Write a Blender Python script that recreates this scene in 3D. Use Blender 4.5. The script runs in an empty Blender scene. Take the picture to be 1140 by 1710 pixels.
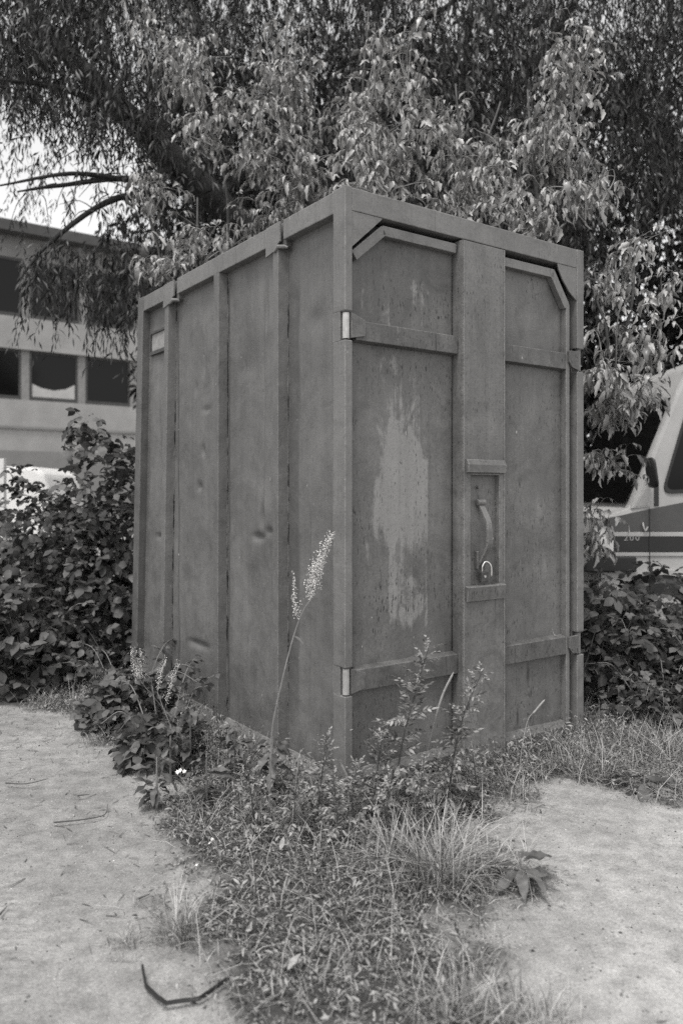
import bpy, bmesh, math, random
import numpy as np
from mathutils import Vector, Matrix, Euler
rad = math.radians
RNG = np.random.default_rng(7)
random.seed(7)
scene = bpy.context.scene
C = scene.collection

# ------------------------------------------------------------------ camera, sky, sun, exposure
EYE, FPX, CXP, HOR = 1.257, 1314.0, 570.0, 826.0
cam = bpy.data.cameras.new('camera'); camo = bpy.data.objects.new('camera', cam); C.objects.link(camo)
camo.location = (0, 0, EYE); camo.rotation_euler = (rad(90), 0, 0)
cam.sensor_fit = 'VERTICAL'; cam.sensor_height = 36.0; cam.lens = FPX/1710*36.0
cam.shift_y = -(855-HOR)/1710
cam.clip_start = 0.05; cam.clip_end = 1000
cam.dof.use_dof = True; cam.dof.focus_distance = 3.5; cam.dof.aperture_fstop = 2.0
scene.camera = camo

w = bpy.data.worlds.new('World'); scene.world = w; w.use_nodes = True
nt = w.node_tree; nt.nodes.clear()
sky = nt.nodes.new('ShaderNodeTexSky'); sky.sky_type = 'NISHITA'; sky.sun_disc = False
SUN_EL, SUN_AZ = 66, 205           # azimuth measured like sun_rotation, clockwise from +Y
sky.sun_elevation = rad(SUN_EL); sky.sun_rotation = rad(SUN_AZ); sky.dust_density = 1.5; sky.air_density = 1.2
hs = nt.nodes.new('ShaderNodeHueSaturation'); hs.inputs['Saturation'].default_value = 0.0
bg = nt.nodes.new('ShaderNodeBackground'); bg.inputs['Strength'].default_value = 0.13
wo = nt.nodes.new('ShaderNodeOutputWorld')
nt.links.new(sky.outputs[0], hs.inputs['Color']); nt.links.new(hs.outputs[0], bg.inputs[0]); nt.links.new(bg.outputs[0], wo.inputs[0])
sl = bpy.data.lights.new('sun', 'SUN'); sl.energy = 1.5; sl.angle = rad(16); sl.color = (1, .985, .965)
so = bpy.data.objects.new('sun', sl); C.objects.link(so)
az = rad(SUN_AZ); el = rad(SUN_EL)
so.rotation_euler = Vector((math.sin(az)*math.cos(el), math.cos(az)*math.cos(el), math.sin(el))).to_track_quat('Z', 'Y').to_euler()
scene.view_settings.view_transform = 'Standard'; scene.view_settings.look = 'None'
scene.view_settings.exposure = 0.85; scene.view_settings.gamma = 1
scene.cycles.max_bounces = 6; scene.cycles.diffuse_bounces = 4; scene.cycles.transmission_bounces = 4; scene.cycles.glossy_bounces = 2
scene.cycles.caustics_reflective = False; scene.cycles.caustics_refractive = False
scene.cycles.use_denoising = False

# ------------------------------------------------------------------ helpers
def at(px, py, d):                      # a point d metres in front of the viewpoint
    return np.array([(px-CXP)/FPX*d, d, EYE-(py-HOR)/FPX*d])
def gnd(px, py):
    d = EYE*FPX/(py-HOR); return np.array([(px-CXP)/FPX*d, d, 0.0])

def tag(o, label=None, cat=None, group=None, kind=None):
    if label: o['label'] = label
    if cat: o['category'] = cat
    if group: o['group'] = group
    if kind: o['kind'] = kind
    return o
def empty(name, loc=(0, 0, 0), rz=0.0):
    o = bpy.data.objects.new(name, None); C.objects.link(o); o.location = loc; o.rotation_euler = (0, 0, rz)
    o.empty_display_size = .1
    return o
def link(name, me, mat=None, parent=None):
    o = bpy.data.objects.new(name, me); C.objects.link(o)
    if mat is not None and len(me.materials) == 0: me.materials.append(mat)
    if parent is not None: o.parent = parent
    return o
def np_mesh(name, V, F):
    V = np.asarray(V, dtype=np.float32); F = np.asarray(F, dtype=np.int32)
    me = bpy.data.meshes.new(name); k = F.shape[1]
    me.vertices.add(len(V)); me.vertices.foreach_set('co', V.ravel())
    me.loops.add(F.size); me.loops.foreach_set('vertex_index', F.ravel())
    me.polygons.add(len(F)); me.polygons.foreach_set('loop_start', np.arange(0, F.size, k, dtype=np.int32))
    me.update(calc_edges=True); me.validate()
    return me
class MB:
    """collects shapes for ONE mesh; warp is applied to every vertex"""
    def __init__(s, warp=None): s.V = []; s.F = []; s.warp = warp
    def add(s, V, F):
        n = len(s.V); s.V += [tuple(map(float, v)) for v in V]; s.F += [tuple(i+n for i in f) for f in F]; return s
    def box(s, x0, x1, y0, y1, z0, z1, bev=0.0, nz=1):
        bm = bmesh.new(); bmesh.ops.create_cube(bm, size=1)
        for v in bm.verts: v.co = ((x0+x1)/2+v.co.x*(x1-x0), (y0+y1)/2+v.co.y*(y1-y0), (z0+z1)/2+v.co.z*(z1-z0))
        if bev: bmesh.ops.bevel(bm, geom=bm.edges[:], offset=bev, segments=2, affect='EDGES', profile=.6)
        return s.bm(bm)
    def bm(s, bm):
        bm.verts.index_update(); s.add([v.co[:] for v in bm.verts], [[v.index for v in f.verts] for f in bm.faces]); bm.free(); return s
    def prism(s, poly, axis, a, b, bev=0.0):
        """poly of 2D points extruded along axis ('x','y','z') from a to b"""
        def p3(p, t): return {'x': (t, p[0], p[1]), 'y': (p[0], t, p[1]), 'z': (p[0], p[1], t)}[axis]
        bm = bmesh.new(); va = [bm.verts.new(p3(p, a)) for p in poly]; vb = [bm.verts.new(p3(p, b)) for p in poly]; n = len(poly)
        bm.faces.new(va); bm.faces.new(vb[::-1])
        for i in range(n): bm.faces.new((va[i], vb[i], vb[(i+1) % n], va[(i+1) % n]))
        bmesh.ops.recalc_face_normals(bm, faces=bm.faces)
        if bev: bmesh.ops.bevel(bm, geom=bm.edges[:], offset=bev, segments=2, affect='EDGES', profile=.6)
        return s.bm(bm)
    def tube(s, P, R, n=8, cap=True):
        P = [Vector(p) for p in P]; R = [R]*len(P) if not hasattr(R, '__len__') else R
        V = []; F = []
        up = Vector((0, 0, 1)); pt = None
        for i, p in enumerate(P):
            t = (P[min(i+1, len(P)-1)]-P[max(i-1, 0)]).normalized()
            a = t.cross(up if abs(t.z) < .9 else Vector((1, 0, 0))).normalized() if pt is None else (pt-t*pt.dot(t)).normalized()
            pt = a; b = t.cross(a)
            for k in range(n):
                th = 2*math.pi*k/n; V.append(p+(a*math.cos(th)+b*math.sin(th))*R[i])
        for i in range(len(P)-1):
            for k in range(n):
                F.append((i*n+k, i*n+(k+1) % n, (i+1)*n+(k+1) % n, (i+1)*n+k))
        if cap: F.append(tuple(range(n))[::-1]); F.append(tuple((len(P)-1)*n+k for k in range(n)))
        return s.add(V, F)
    def ribbon(s, P, wid, thick, wdir):
        """flat bar along P, wide along wdir"""
        P = [Vector(p) for p in P]; wd = Vector(wdir).normalized(); V = []; F = []
        for i, p in enumerate(P):
            t = (P[min(i+1, len(P)-1)]-P[max(i-1, 0)]).normalized(); nrm = t.cross(wd).normalized()
            for a, b in ((-1, -1), (1, -1), (1, 1), (-1, 1)): V.append(p+wd*(a*wid/2)+nrm*(b*thick/2))
        for i in range(len(P)-1):
            for k in range(4): F.append((i*4+k, i*4+(k+1) % 4, i*4+4+(k+1) % 4, i*4+4+k))
        F.append((3, 2, 1, 0)); n = (len(P)-1)*4; F.append((n, n+1, n+2, n+3))
        return s.add(V, F)
    def build(s, name, mat, parent=None, smooth=False):
        V = [s.warp(*v) for v in s.V] if s.warp else s.V
        me = bpy.data.meshes.new(name); me.from_pydata(V, [], s.F); me.validate()
        bm = bmesh.new(); bm.from_mesh(me); bmesh.ops.recalc_face_normals(bm, faces=bm.faces); bm.to_mesh(me); bm.free()
        if smooth: me.shade_smooth()
        return link(name, me, mat, parent)
def spline(P, n=8):
    P = [np.array(p, float) for p in P]; Q = [2*P[0]-P[1]]+P+[2*P[-1]-P[-2]]; out = []
    for i in range(1, len(Q)-2):
        a, b, c, d = Q[i-1:i+3]
        for k in range(n):
            t = k/n; out.append(.5*((2*b)+(-a+c)*t+(2*a-5*b+4*c-d)*t*t+(-a+3*b-3*c+d)*t**3))
    out.append(P[-1]); return out

# ------------------------------------------------------------------ materials
def g(v): return (v, v*.985, v*.965, 1)
class N:
    """small node-graph writer"""
    def __init__(s, name):
        s.m = bpy.data.materials.new(name); s.m.use_nodes = True; s.t = s.m.node_tree; s.t.nodes.clear()
        s.out = s.n('ShaderNodeOutputMaterial'); s.tc = None
    def n(s, typ, **kw):
        o = s.t.nodes.new(typ)
        for k, v in kw.items(): setattr(o, k, v)
        return o
    def l(s, a, b): s.t.links.new(a, b)
    def set(s, sock, v):
        if hasattr(v, 'is_output'): s.l(v, sock)
        else: sock.default_value = v
    def co(s, scale=(1, 1, 1), loc=(0, 0, 0), kind='Object'):
        if s.tc is None: s.tc = s.n('ShaderNodeTexCoord')
        mp = s.n('ShaderNodeMapping'); s.l(s.tc.outputs[kind], mp.inputs[0]); mp.inputs['Scale'].default_value = scale; mp.inputs['Location'].default_value = loc
        return mp.outputs[0]
    def noise(s, vec, scale=1, detail=6, rough=.6, dist=0):
        o = s.n('ShaderNodeTexNoise'); s.l(vec, o.inputs['Vector']); o.inputs['Scale'].default_value = scale
        o.inputs['Detail'].default_value = detail; o.inputs['Roughness'].default_value = rough; o.inputs['Distortion'].default_value = dist
        return o.outputs[0]
    def math(s, op, a, b=0, c=0, clamp=False):
        o = s.n('ShaderNodeMath', operation=op, use_clamp=clamp)
        s.set(o.inputs[0], a); s.set(o.inputs[1], b); s.set(o.inputs[2], c); return o.outputs[0]
    def ramp(s, v, a, b, lo=0., hi=1.):
        o = s.n('ShaderNodeMapRange', interpolation_type='SMOOTHSTEP'); s.set(o.inputs[0], v)
        for i, x in zip((1, 2, 3, 4), (a, b, lo, hi)): o.inputs[i].default_value = x
        return o.outputs[0]
    def mix(s, f, a, b):
        o = s.n('ShaderNodeMix', data_type='RGBA'); s.set(o.inputs[0], f); s.set(o.inputs[6], a); s.set(o.inputs[7], b); return o.outputs[2]
    def mul(s, col, f):
        o = s.n('ShaderNodeVectorMath', operation='SCALE'); s.set(o.inputs[0], col[:3] if isinstance(col, tuple) else col); s.set(o.inputs['Scale'], f); return o.outputs[0]
    def bsdf(s, col, rough=.6, spec=.5, metal=0., bump=None, bstr=.3, bdist=.01):
        p = s.n('ShaderNodeBsdfPrincipled'); s.set(p.inputs['Base Color'], col); s.set(p.inputs['Roughness'], rough)
        p.inputs['Specular IOR Level'].default_value = spec; s.set(p.inputs['Metallic'], metal)
        if bump is not None:
            b = s.n('ShaderNodeBump'); b.inputs['Strength'].default_value = bstr; b.inputs['Distance'].default_value = bdist
            s.l(bump, b.inputs['Height']); s.l(b.outputs[0], p.inputs['Normal'])
        return p.outputs[0]
    def end(s, sh): s.l(sh, s.out.inputs[0]); return s.m
def simple(name, v, rough=.6, var=.15, scale=8, metal=0., bstr=.1, spec=.5):
    k = N(name); nz = k.noise(k.co(), scale, 8, .65)
    return k.end(k.bsdf(k.mul(g(v), k.ramp(nz, .25, .75, 1-var, 1+var)), rough, spec, metal, nz, bstr))

def paint(name, base, boxes=(), flecks=.5, thr=.80, light=2.1, smear=(), s_=.75):
    """old sprayed grey paint on sheet steel: patches, streaks, rust flecks; boxes = where primer is bared (u0,u1,z0,z1,weight)"""
    k = N(name); co = k.co()
    big = k.noise(co, 2.3, 6, .6, .4); stk = k.noise(k.co((26, 26, 1.1)), 1, 5, .65); fine = k.noise(co, 150, 3, .6)
    med = k.noise(co, 13, 8, .68)
    run = k.noise(k.co((42, 42, .55), (2, 5, 1)), 1, 6, .7); blot = k.noise(co, 5.5, 9, .7, .8)
    T = lambda v: 1+(v-1)*s_
    col = k.mul(g(base), k.ramp(big, .3, .7, T(.80), T(1.18)))
    col = k.mul(col, k.ramp(stk, .28, .72, T(.90), T(1.08)))
    col = k.mul(col, k.ramp(fine, .25, .75, T(.84), T(1.15)))
    col = k.mul(col, k.ramp(med, .28, .72, T(.86), T(1.12)))
    col = k.mul(col, k.ramp(blot, .5, .66, 1.0, T(.78)))
    col = k.mul(col, k.ramp(run, .60, .72, 1.0, T(.62)))
    col = k.mul(col, k.ramp(run, .28, .36, T(1.22), 1.0))
    sep = k.n('ShaderNodeSeparateXYZ'); k.l(k.tc.outputs['Object'], sep.inputs[0])
    def boxmask(u0, u1, z0, z1, su=.03, sz=.12, axis=0):
        a = k.math('MULTIPLY', k.ramp(sep.outputs[axis], u0-su, u0+su), k.ramp(sep.outputs[axis], u1-su*.4, u1+su*.4, 1, 0))
        b = k.math('MULTIPLY', k.ramp(sep.outputs[2], z0-sz, z0+sz), k.ramp(sep.outputs[2], z1-sz, z1+sz, 1, 0))
        return k.math('MULTIPLY', a, b)
    patch = k.noise(k.co((5.5, 5.5, 2.6)), 1.7, 12, .72, .5)
    pm = patch
    for (u0, u1, z0, z1, wt) in boxes:
        pm = k.math('MULTIPLY_ADD', boxmask(u0, u1, z0, z1), wt, pm)
    pm = k.math('MULTIPLY_ADD', run, .42, k.math('SUBTRACT', pm, .21))
    pm = k.math('MULTIPLY', k.ramp(pm, thr-.02, thr+.11), k.ramp(fine, .3, .5, .55, 1))
    col = k.mix(pm, col, k.mul(g(base*light), k.ramp(stk, .28, .72, .9, 1.08)))
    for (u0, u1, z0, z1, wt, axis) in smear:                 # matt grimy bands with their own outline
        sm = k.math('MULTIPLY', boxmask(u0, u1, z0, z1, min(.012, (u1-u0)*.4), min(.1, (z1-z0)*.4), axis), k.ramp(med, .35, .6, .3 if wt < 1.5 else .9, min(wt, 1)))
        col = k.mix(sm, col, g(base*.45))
    sp = k.noise(k.co((120, 120, 34)), 1, 3, .55); area = k.noise(co, 3.1, 4, .6)
    fl = k.math('MULTIPLY', k.ramp(sp, .60, .66), k.ramp(area, .36, .60, 0, flecks))
    col = k.mix(fl, col, g(.028))
    ws = k.noise(k.co((60, 60, 26), (3, 1, 7)), 1, 1, .5)
    col = k.mix(k.ramp(ws, .80, .82, 0, .8), col, g(.45))
    bv = k.n('ShaderNodeBevel'); bv.samples = 4; bv.inputs['Radius'].default_value = .007
    gn = k.n('ShaderNodeNewGeometry'); dp = k.n('ShaderNodeVectorMath', operation='DOT_PRODUCT'); k.l(bv.outputs[0], dp.inputs[0]); k.l(gn.outputs['Normal'], dp.inputs[1])
    ed = k.math('MULTIPLY', k.ramp(dp.outputs['Value'], .86, .985, 1, 0), k.ramp(med, .38, .56, .15, 1))
    col = k.mix(k.math('MULTIPLY', ed, .8), col, k.mul(g(base*2.3), k.ramp(fine, .3, .7, .5, 1.2)))
    h = k.math('MULTIPLY_ADD', big, 2.0, k.math('MULTIPLY_ADD', med, .3, k.math('MULTIPLY', fine, .12)))
    h = k.math('MULTIPLY_ADD', pm, -.12, h)
    return k.end(k.bsdf(col, k.ramp(med, .3, .7, .40, .70), .42, 0, h, .35, .014))

def leafmat(name, v, trans=.3, rough=.5, var=.45, under=1.35, spec=.4):
    k = N(name)
    geo = k.n('ShaderNodeNewGeometry'); oi = k.n('ShaderNodeObjectInfo')
    r = k.math('FRACT', k.math('ADD', geo.outputs['Random Per Island'], oi.outputs['Random']))
    col = k.mul(g(v), k.ramp(r, 0, 1, 1-var, 1+var))
    nz = k.noise(k.co(), 60, 3, .6)
    col = k.mul(col, k.ramp(nz, .3, .7, .85, 1.15))
    col = k.mul(col, k.math('MULTIPLY_ADD', geo.outputs['Backfacing'], under-1, 1))
    p = k.bsdf(col, rough, spec); t = k.n('ShaderNodeBsdfTranslucent'); k.l(k.mul(col, 1.1), t.inputs[0])
    mx = k.n('ShaderNodeMixShader'); mx.inputs[0].default_value = trans; k.l(p, mx.inputs[1]); k.l(t.outputs[0], mx.inputs[2])
    return k.end(mx.outputs[0])

M = {}
M['paint'] = paint('container_paint', .112, flecks=.35, thr=.93)
M['rail'] = paint('rail_paint', .155, flecks=.5, thr=.88, light=1.5)
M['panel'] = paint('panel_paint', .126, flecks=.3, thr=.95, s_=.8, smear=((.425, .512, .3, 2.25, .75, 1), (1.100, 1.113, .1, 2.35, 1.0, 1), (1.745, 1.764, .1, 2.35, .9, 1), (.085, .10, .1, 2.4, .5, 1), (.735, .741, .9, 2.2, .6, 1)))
M['door_a'] = paint('left_door_paint', .126, boxes=((.25, .482, .66, 1.50, .33), (.18, .44, 1.10, 1.88, .30), (.06, .3, .7, 1.5, .10), (.10, .27, 1.96, 2.26, .30), (.36, .60, 1.96, 2.24, .24), (.06, .2, .9, 1.25, .12)), flecks=1.0, thr=.79, light=1.75, s_=1.0)
M['door_b'] = paint('right_door_paint', .130, boxes=((.91, 1.02, .7, 1.4, .22), (1.05, 1.3, .65, 1.3, .22), (1.1, 1.3, 1.98, 2.22, .2)), flecks=.9, thr=.78, light=1.5, s_=.95, smear=((1.112, 1.132, .34, .43, 2, 0), (1.14, 1.150, .27, .30, 2, 0), (1.045, 1.058, .15, .22, 2, 0)))
M['strap'] = paint('strap_paint', .112, boxes=((.18, .5, 1.88, 1.98, .18),), flecks=1.0, thr=.74, light=1.8, s_=1.25)
M['cover'] = paint('cover_paint', .145, flecks=.8, thr=.80, light=1.45, s_=1.0)
k = N('weld_bead'); wz = k.noise(k.co((30, 30, 9)), 1, 4, .65); M['weld'] = k.end(k.bsdf(k.mix(k.ramp(wz, .44, .54), g(.015), g(.12)), .7, .3, 0, wz, .5))
M['bare'] = simple('worn_hinge_steel', .42, .45, .2, 30, .3)
M['dark_steel'] = simple('dark_oily_steel', .06, .5, .4, 40, .2)
M['chrome'] = simple('bright_shackle_steel', .75, .18, .1, 30, 1.0)
M['leaf_elder'] = leafmat('box_elder_leaf', .25, .12, .36, .6, spec=.5)
M['leaf_willow'] = leafmat('willow_leaf', .028, .08, .45, .65)
M['leaf_bramble'] = leafmat('bramble_leaf', .085, .2, .55, .7, spec=.35)
M['leaf_weed'] = leafmat('weed_leaf', .20, .2, .45, .75)
M['leaf_dock'] = leafmat('dock_leaf', .10, .2, .5, .6)
M['grass'] = leafmat('grass_blade', .22, .2, .45, .7)
M['straw'] = leafmat('dry_straw', .36, .15, .6, .35, 1.0)
M['seed'] = leafmat('pale_seed_head', .72, .2, .6, .3, 1.0)
M['bark'] = simple('dark_bark', .028, .85, .5, 14, 0, .6)
M['twig'] = simple('pale_young_stem', .20, .6, .3, 20)
M['twig_dark'] = simple('dark_twig', .06, .7, .3, 20)
M['pale_leaf'] = leafmat('pale_leaf', .30, .2, .5, .2)
M['petal'] = simple('white_petal', .8, .6, .1)
M['rubber'] = simple('black_rubber', .018, .5, .3, 50)

# ------------------------------------------------------------------ ground sheet
ANG = rad(35.2); CA, SA = math.cos(ANG), math.sin(ANG); P0 = np.array([.0144, 3.153])
CW, CL, CH = 1.492, 2.267, 2.5
def vnoise(x, y, sc, seed):
    """smooth value noise on arrays"""
    r = np.random.default_rng(seed).random((64, 64)); X = x*sc; Y = y*sc
    xi = np.floor(X).astype(int); yi = np.floor(Y).astype(int); fx = X-xi; fy = Y-yi; fx = fx*fx*(3-2*fx); fy = fy*fy*(3-2*fy)
    q = lambda i, j: r[i % 64, j % 64]
    return (q(xi, yi)*(1-fx)+q(xi+1, yi)*fx)*(1-fy)+(q(xi, yi+1)*(1-fx)+q(xi+1, yi+1)*fx)*fy
def fbm(x, y, sc, seed, n=4):
    s = 0; a = .5
    for i in range(n): s = s+a*vnoise(x, y, sc*2**i, seed+i); a *= .5
    return s/(1-.5**n)
WEED = np.array([gnd(*p)[:2] for p in ((150, 1190), (215, 1245), (275, 1300), (268, 1380), (318, 1440), (300, 1510), (285, 1550), (340, 1610), (410, 1660), (415, 1760),
        (930, 1760), (900, 1660), (820, 1590), (775, 1545), (830, 1505), (880, 1455), (800, 1400), (835, 1335), (930, 1290), (985, 1310), (1140, 1345), (1300, 1345))] + [np.array(p) for p in ((6, 4.2), (6, 9), (-7, 9), (-7, 4.95), (-2.3, 4.72))])
def inpoly(x, y, P):
    c = np.zeros(x.shape, bool); n = len(P)
    for i in range(n):
        a, b = P[i], P[i-1]
        m = ((a[1] > y) != (b[1] > y)) & (x < (b[0]-a[0])*(y-a[1])/(b[1]-a[1]+1e-12)+a[0]); c ^= m
    return c
def pdist(x, y, P):
    d = np.full(x.shape, 1e9); n = len(P)
    for i in range(n):
        a, b = P[i-1], P[i]; ab = b-a; t = np.clip(((x-a[0])*ab[0]+(y-a[1])*ab[1])/(ab@ab), 0, 1)
        d = np.minimum(d, np.hypot(x-a[0]-t*ab[0], y-a[1]-t*ab[1]))
    return d
def weedness(x, y):
    d = pdist(x, y, WEED)*np.where(inpoly(x, y, WEED), 1, -1)
    return np.clip((d+.10+(fbm(x, y, 5, 3)-.5)*.5)/.22, 0, 1)
def gheight(x, y):
    wd = weedness(x, y)
    near = np.clip((9-np.hypot(x, y))/4, 0, 1)
    return ((fbm(x, y, 1.1, 20)-.5)*.03+(fbm(x, y, 9, 30, 4)-.5)*.009+wd*.02*(fbm(x, y, 6, 40)))*near-.012
xs = np.concatenate([-np.geomspace(400, 3.4, 26), np.linspace(-3.3, 3.3, 265), np.geomspace(3.4, 400, 26)])
ys = np.concatenate([-np.geomspace(200, .6, 14), np.linspace(.6, 6, 235), np.geomspace(6.1, 600, 26)])
GX, GY = np.meshgrid(xs, ys, indexing='ij'); GZ = gheight(GX, GY)
nx, ny = GX.shape; idx = np.arange(nx*ny).reshape(nx, ny)
F = np.stack([idx[:-1, :-1], idx[1:, :-1], idx[1:, 1:], idx[:-1, 1:]], -1).reshape(-1, 4)
me = np_mesh('ground', np.stack([GX, GY, GZ], -1).reshape(-1, 3), F)
at_ = me.attributes.new('soil', 'FLOAT', 'POINT'); at_.data.foreach_set('value', weedness(GX, GY).ravel().astype(np.float32))
k = N('sandy_concrete'); co = k.co()
n1 = k.noise(co, 1.6, 8, .62, .3); n2 = k.noise(co, 14, 10, .7); n3 = k.noise(co, 120, 4, .7); n4 = k.noise(k.co((1, 1, 1), (5, 2, 0)), 45, 6, .7)
sepg = k.n('ShaderNodeSeparateXYZ'); k.l(k.tc.outputs['Object'], sepg.inputs[0])
conc = k.ramp(sepg.outputs[0], .1, .6)          # right of the weeds the slab is bare concrete
col = k.mix(conc, g(.285), g(.345))
col = k.mul(col, k.ramp(n1, .3, .7, .80, 1.14)); col = k.mul(col, k.ramp(n2, .28, .72, .74, 1.2)); col = k.mul(col, k.ramp(n3, .25, .75, .74, 1.2)); n5 = k.noise(co, 320, 2, .6); col = k.mul(col, k.ramp(n5, .3, .7, .82, 1.15))
strk = k.noise(k.co((3, 7, 1)), 1, 8, .7, .6)
col = k.mul(col, k.ramp(strk, .3, .7, .9, 1.08))
col = k.mix(k.math('MULTIPLY', k.ramp(n4, .60, .68), k.ramp(n1, .35, .6)), col, g(.12))
att = k.n('ShaderNodeAttribute', attribute_name='soil')
col = k.mix(k.ramp(att.outputs['Fac'], .2, .9, 0, .93), col, k.mul(g(.042), k.ramp(n2, .3, .7, .5, 1.5)))
# tyre tread pressed into the dust along the left edge
tx0, ty0, tx1, ty1 = -.90, 2.1, -1.66, 3.95; tl = math.hypot(tx1-tx0, ty1-ty0); dx, dy = (tx1-tx0)/tl, (ty1-ty0)/tl
cross = k.math('ADD', k.math('MULTIPLY', k.math('SUBTRACT', sepg.outputs[0], tx0), dy), k.math('MULTIPLY', k.math('SUBTRACT', sepg.outputs[1], ty0), -dx))
along = k.math('ADD', k.math('MULTIPLY', k.math('SUBTRACT', sepg.outputs[0], tx0), dx), k.math('MULTIPLY', k.math('SUBTRACT', sepg.outputs[1], ty0), dy))
band = k.ramp(k.math('ABSOLUTE', cross), .05, .07, 1, 0)
tread = k.math('MULTIPLY', band, k.math('MULTIPLY', k.ramp(k.math('SINE', k.math('MULTIPLY_ADD', k.math('ABSOLUTE', cross), 60, k.math('MULTIPLY', along, 160))), -.2, .4), k.ramp(n1, .4, .65)))
crk = k.n('ShaderNodeTexVoronoi', feature='DISTANCE_TO_EDGE'); k.l(k.co((1.1, 1.1, 1)), crk.inputs['Vector']); crk.inputs['Scale'].default_value = 1.0
col = k.mul(col, k.ramp(k.math('MULTIPLY_ADD', n2, .03, crk.outputs['Distance']), .006, .012, .85, 1))
hh = k.math('ADD', k.math('MULTIPLY', n2, .5), k.math('MULTIPLY_ADD', n3, .35, k.math('MULTIPLY', tread, -.25)))
col = k.mul(col, k.math('MULTIPLY_ADD', tread, -.10, 1))
me.materials.append(k.end(k.bsdf(col, .9, .2, 0, hh, .8, .014)))
tag(link('ground', me), kind='structure')

# ------------------------------------------------------------------ the container
def cwarp(u, v, z):
    t = min(1, max(0, (v-.9)/1.37)); t = t*t*(3-2*t)
    return (u, v+.13*t*(1-z/CH)*(1 if v > 0 else 0), z)
CON = empty('storage_container', (P0[0], P0[1], 0.0), ANG)
tag(CON, 'tall weathered grey steel container with double doors standing among weeds', 'container')
def cb(): return MB(cwarp)
BV = .004
def sheet(name, mat, axis, a0, a1, z0, z1, off, parent, thick=.004, amp=.004, dents=(), seed=1, poly=None):
    """thin steel sheet with dents; axis 'u' = in the front plane at v=off, 'v' = in the side plane at u=off"""
    na, nz = max(6, int((a1-a0)/.011)), max(8, int((z1-z0)/.013))
    A, Z = np.meshgrid(np.linspace(a0, a1, na), np.linspace(z0, z1, nz), indexing='ij')
    if poly:      # cut corners: clamp z to poly(a)
        top = np.interp(A, [p[0] for p in poly], [p[1] for p in poly]); Z = z0+(Z-z0)/(z1-z0)*(top-z0)
    D = (fbm(A+seed*3.7, Z, 2.3, seed, 3)-.5)*amp*4
    edge = np.clip(np.minimum(np.minimum(A-a0, a1-A), np.minimum(Z-z0, z1-Z))/.05, 0, 1); D = D*edge
    for (da, dz, ra, rz, dp) in dents: D = D+dp*np.exp(-((A-da)/ra)**2-((Z-dz)/rz)**2)
    O = off+D
    def pts(O): return np.stack([A, O, Z] if axis == 'u' else [O, A, Z], -1).reshape(-1, 3)
    V = np.concatenate([pts(O), pts(O+thick)])
    V = np.array([cwarp(*p) for p in V])
    idx = np.arange(na*nz).reshape(na, nz); q = np.stack([idx[:-1, :-1], idx[1:, :-1], idx[1:, 1:], idx[:-1, 1:]], -1).reshape(-1, 4)
    if axis == 'v': q = q[:, ::-1]
    n = na*nz; F = [q, q[:, ::-1]+n]
    rim = np.concatenate([idx[:, 0], idx[-1, 1:], idx[-2::-1, -1], idx[0, -2:0:-1]]); r2 = np.roll(rim, -1)
    F.append(np.stack([rim, rim+n, r2+n, r2], -1))
    return link(name, np_mesh(name, V, np.concatenate(F)), mat, parent)
# posts, notched where the hinges sit
for (u0, u1, d, mir) in ((0, .036, .085, 0), (CW-.052, CW, .07, 1)):
    m = cb()
    zs = [0, .445, .56, 1.88, 1.998, CH]
    for i in range(5):
        if i in (1, 3): m.box(u0, u1, .036, d, zs[i]+.0005, zs[i+1]-.0005)
        else: m.box(u0, u1, 0, d, zs[i], zs[i+1], BV)
    m.build('corner_post', M['rail'], CON)
for (u0, u1) in ((0, .06), (CW-.06, CW)):
    cb().box(u0, u1, CL-.09, CL, 0, CH, BV).build('corner_post', M['paint'], CON)
# front top rail and gussets
cb().box(.0365, CW-.0525, .0015, .09, 2.405, CH-.002, BV).build('top_rail', M['rail'], CON)
cb().prism([(.0365, 2.404), (.195, 2.404), (.185, 2.393), (.0365, 2.258)], 'y', .004, .012, .0015).build('gusset', M['rail'], CON)
cb().prism([(CW-.0525, 2.404), (1.296, 2.404), (1.305, 2.375), (1.335, 2.328), (1.385, 2.278), (CW-.0525, 2.24)], 'y', .004, .012, .0015).build('gusset', M['rail'], CON)
# side: rails with the two lifting pockets
for (v0, v1) in ((.0855, .484), (.626, 1.662), (1.839, CL-.0905)):
    cb().box(0.002, .075, v0, v1, 2.408, CH-.003, BV).build('top_rail', M['rail'], CON)
for i, (v0, v1) in enumerate(((.50, .625), (1.69, 1.838))):
    po = cb().box(.020, .07, v0-.0155, v1+.0005, 2.385, CH-.004, .002).build('lifting_pocket', M['rail'], CON)
    cb().prism([(v0, CH-.006), (v1, CH-.006), (v1+.004, 2.36), (v0+.05, 2.372), (v0+.015, 2.40), (v0, 2.405)], 'x', -.006, .003, .001).build('pocket_plate', M['rail'], po)
    cb().tube([(-.004, v0+.055, 2.368), (.0, v0+.02, 2.385), (.012, v0-.015, 2.378), (.02, v0-.03, 2.372)], [.006, .010, .009, .006], 8).build('bent_lip', M['rail'], po)
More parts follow.
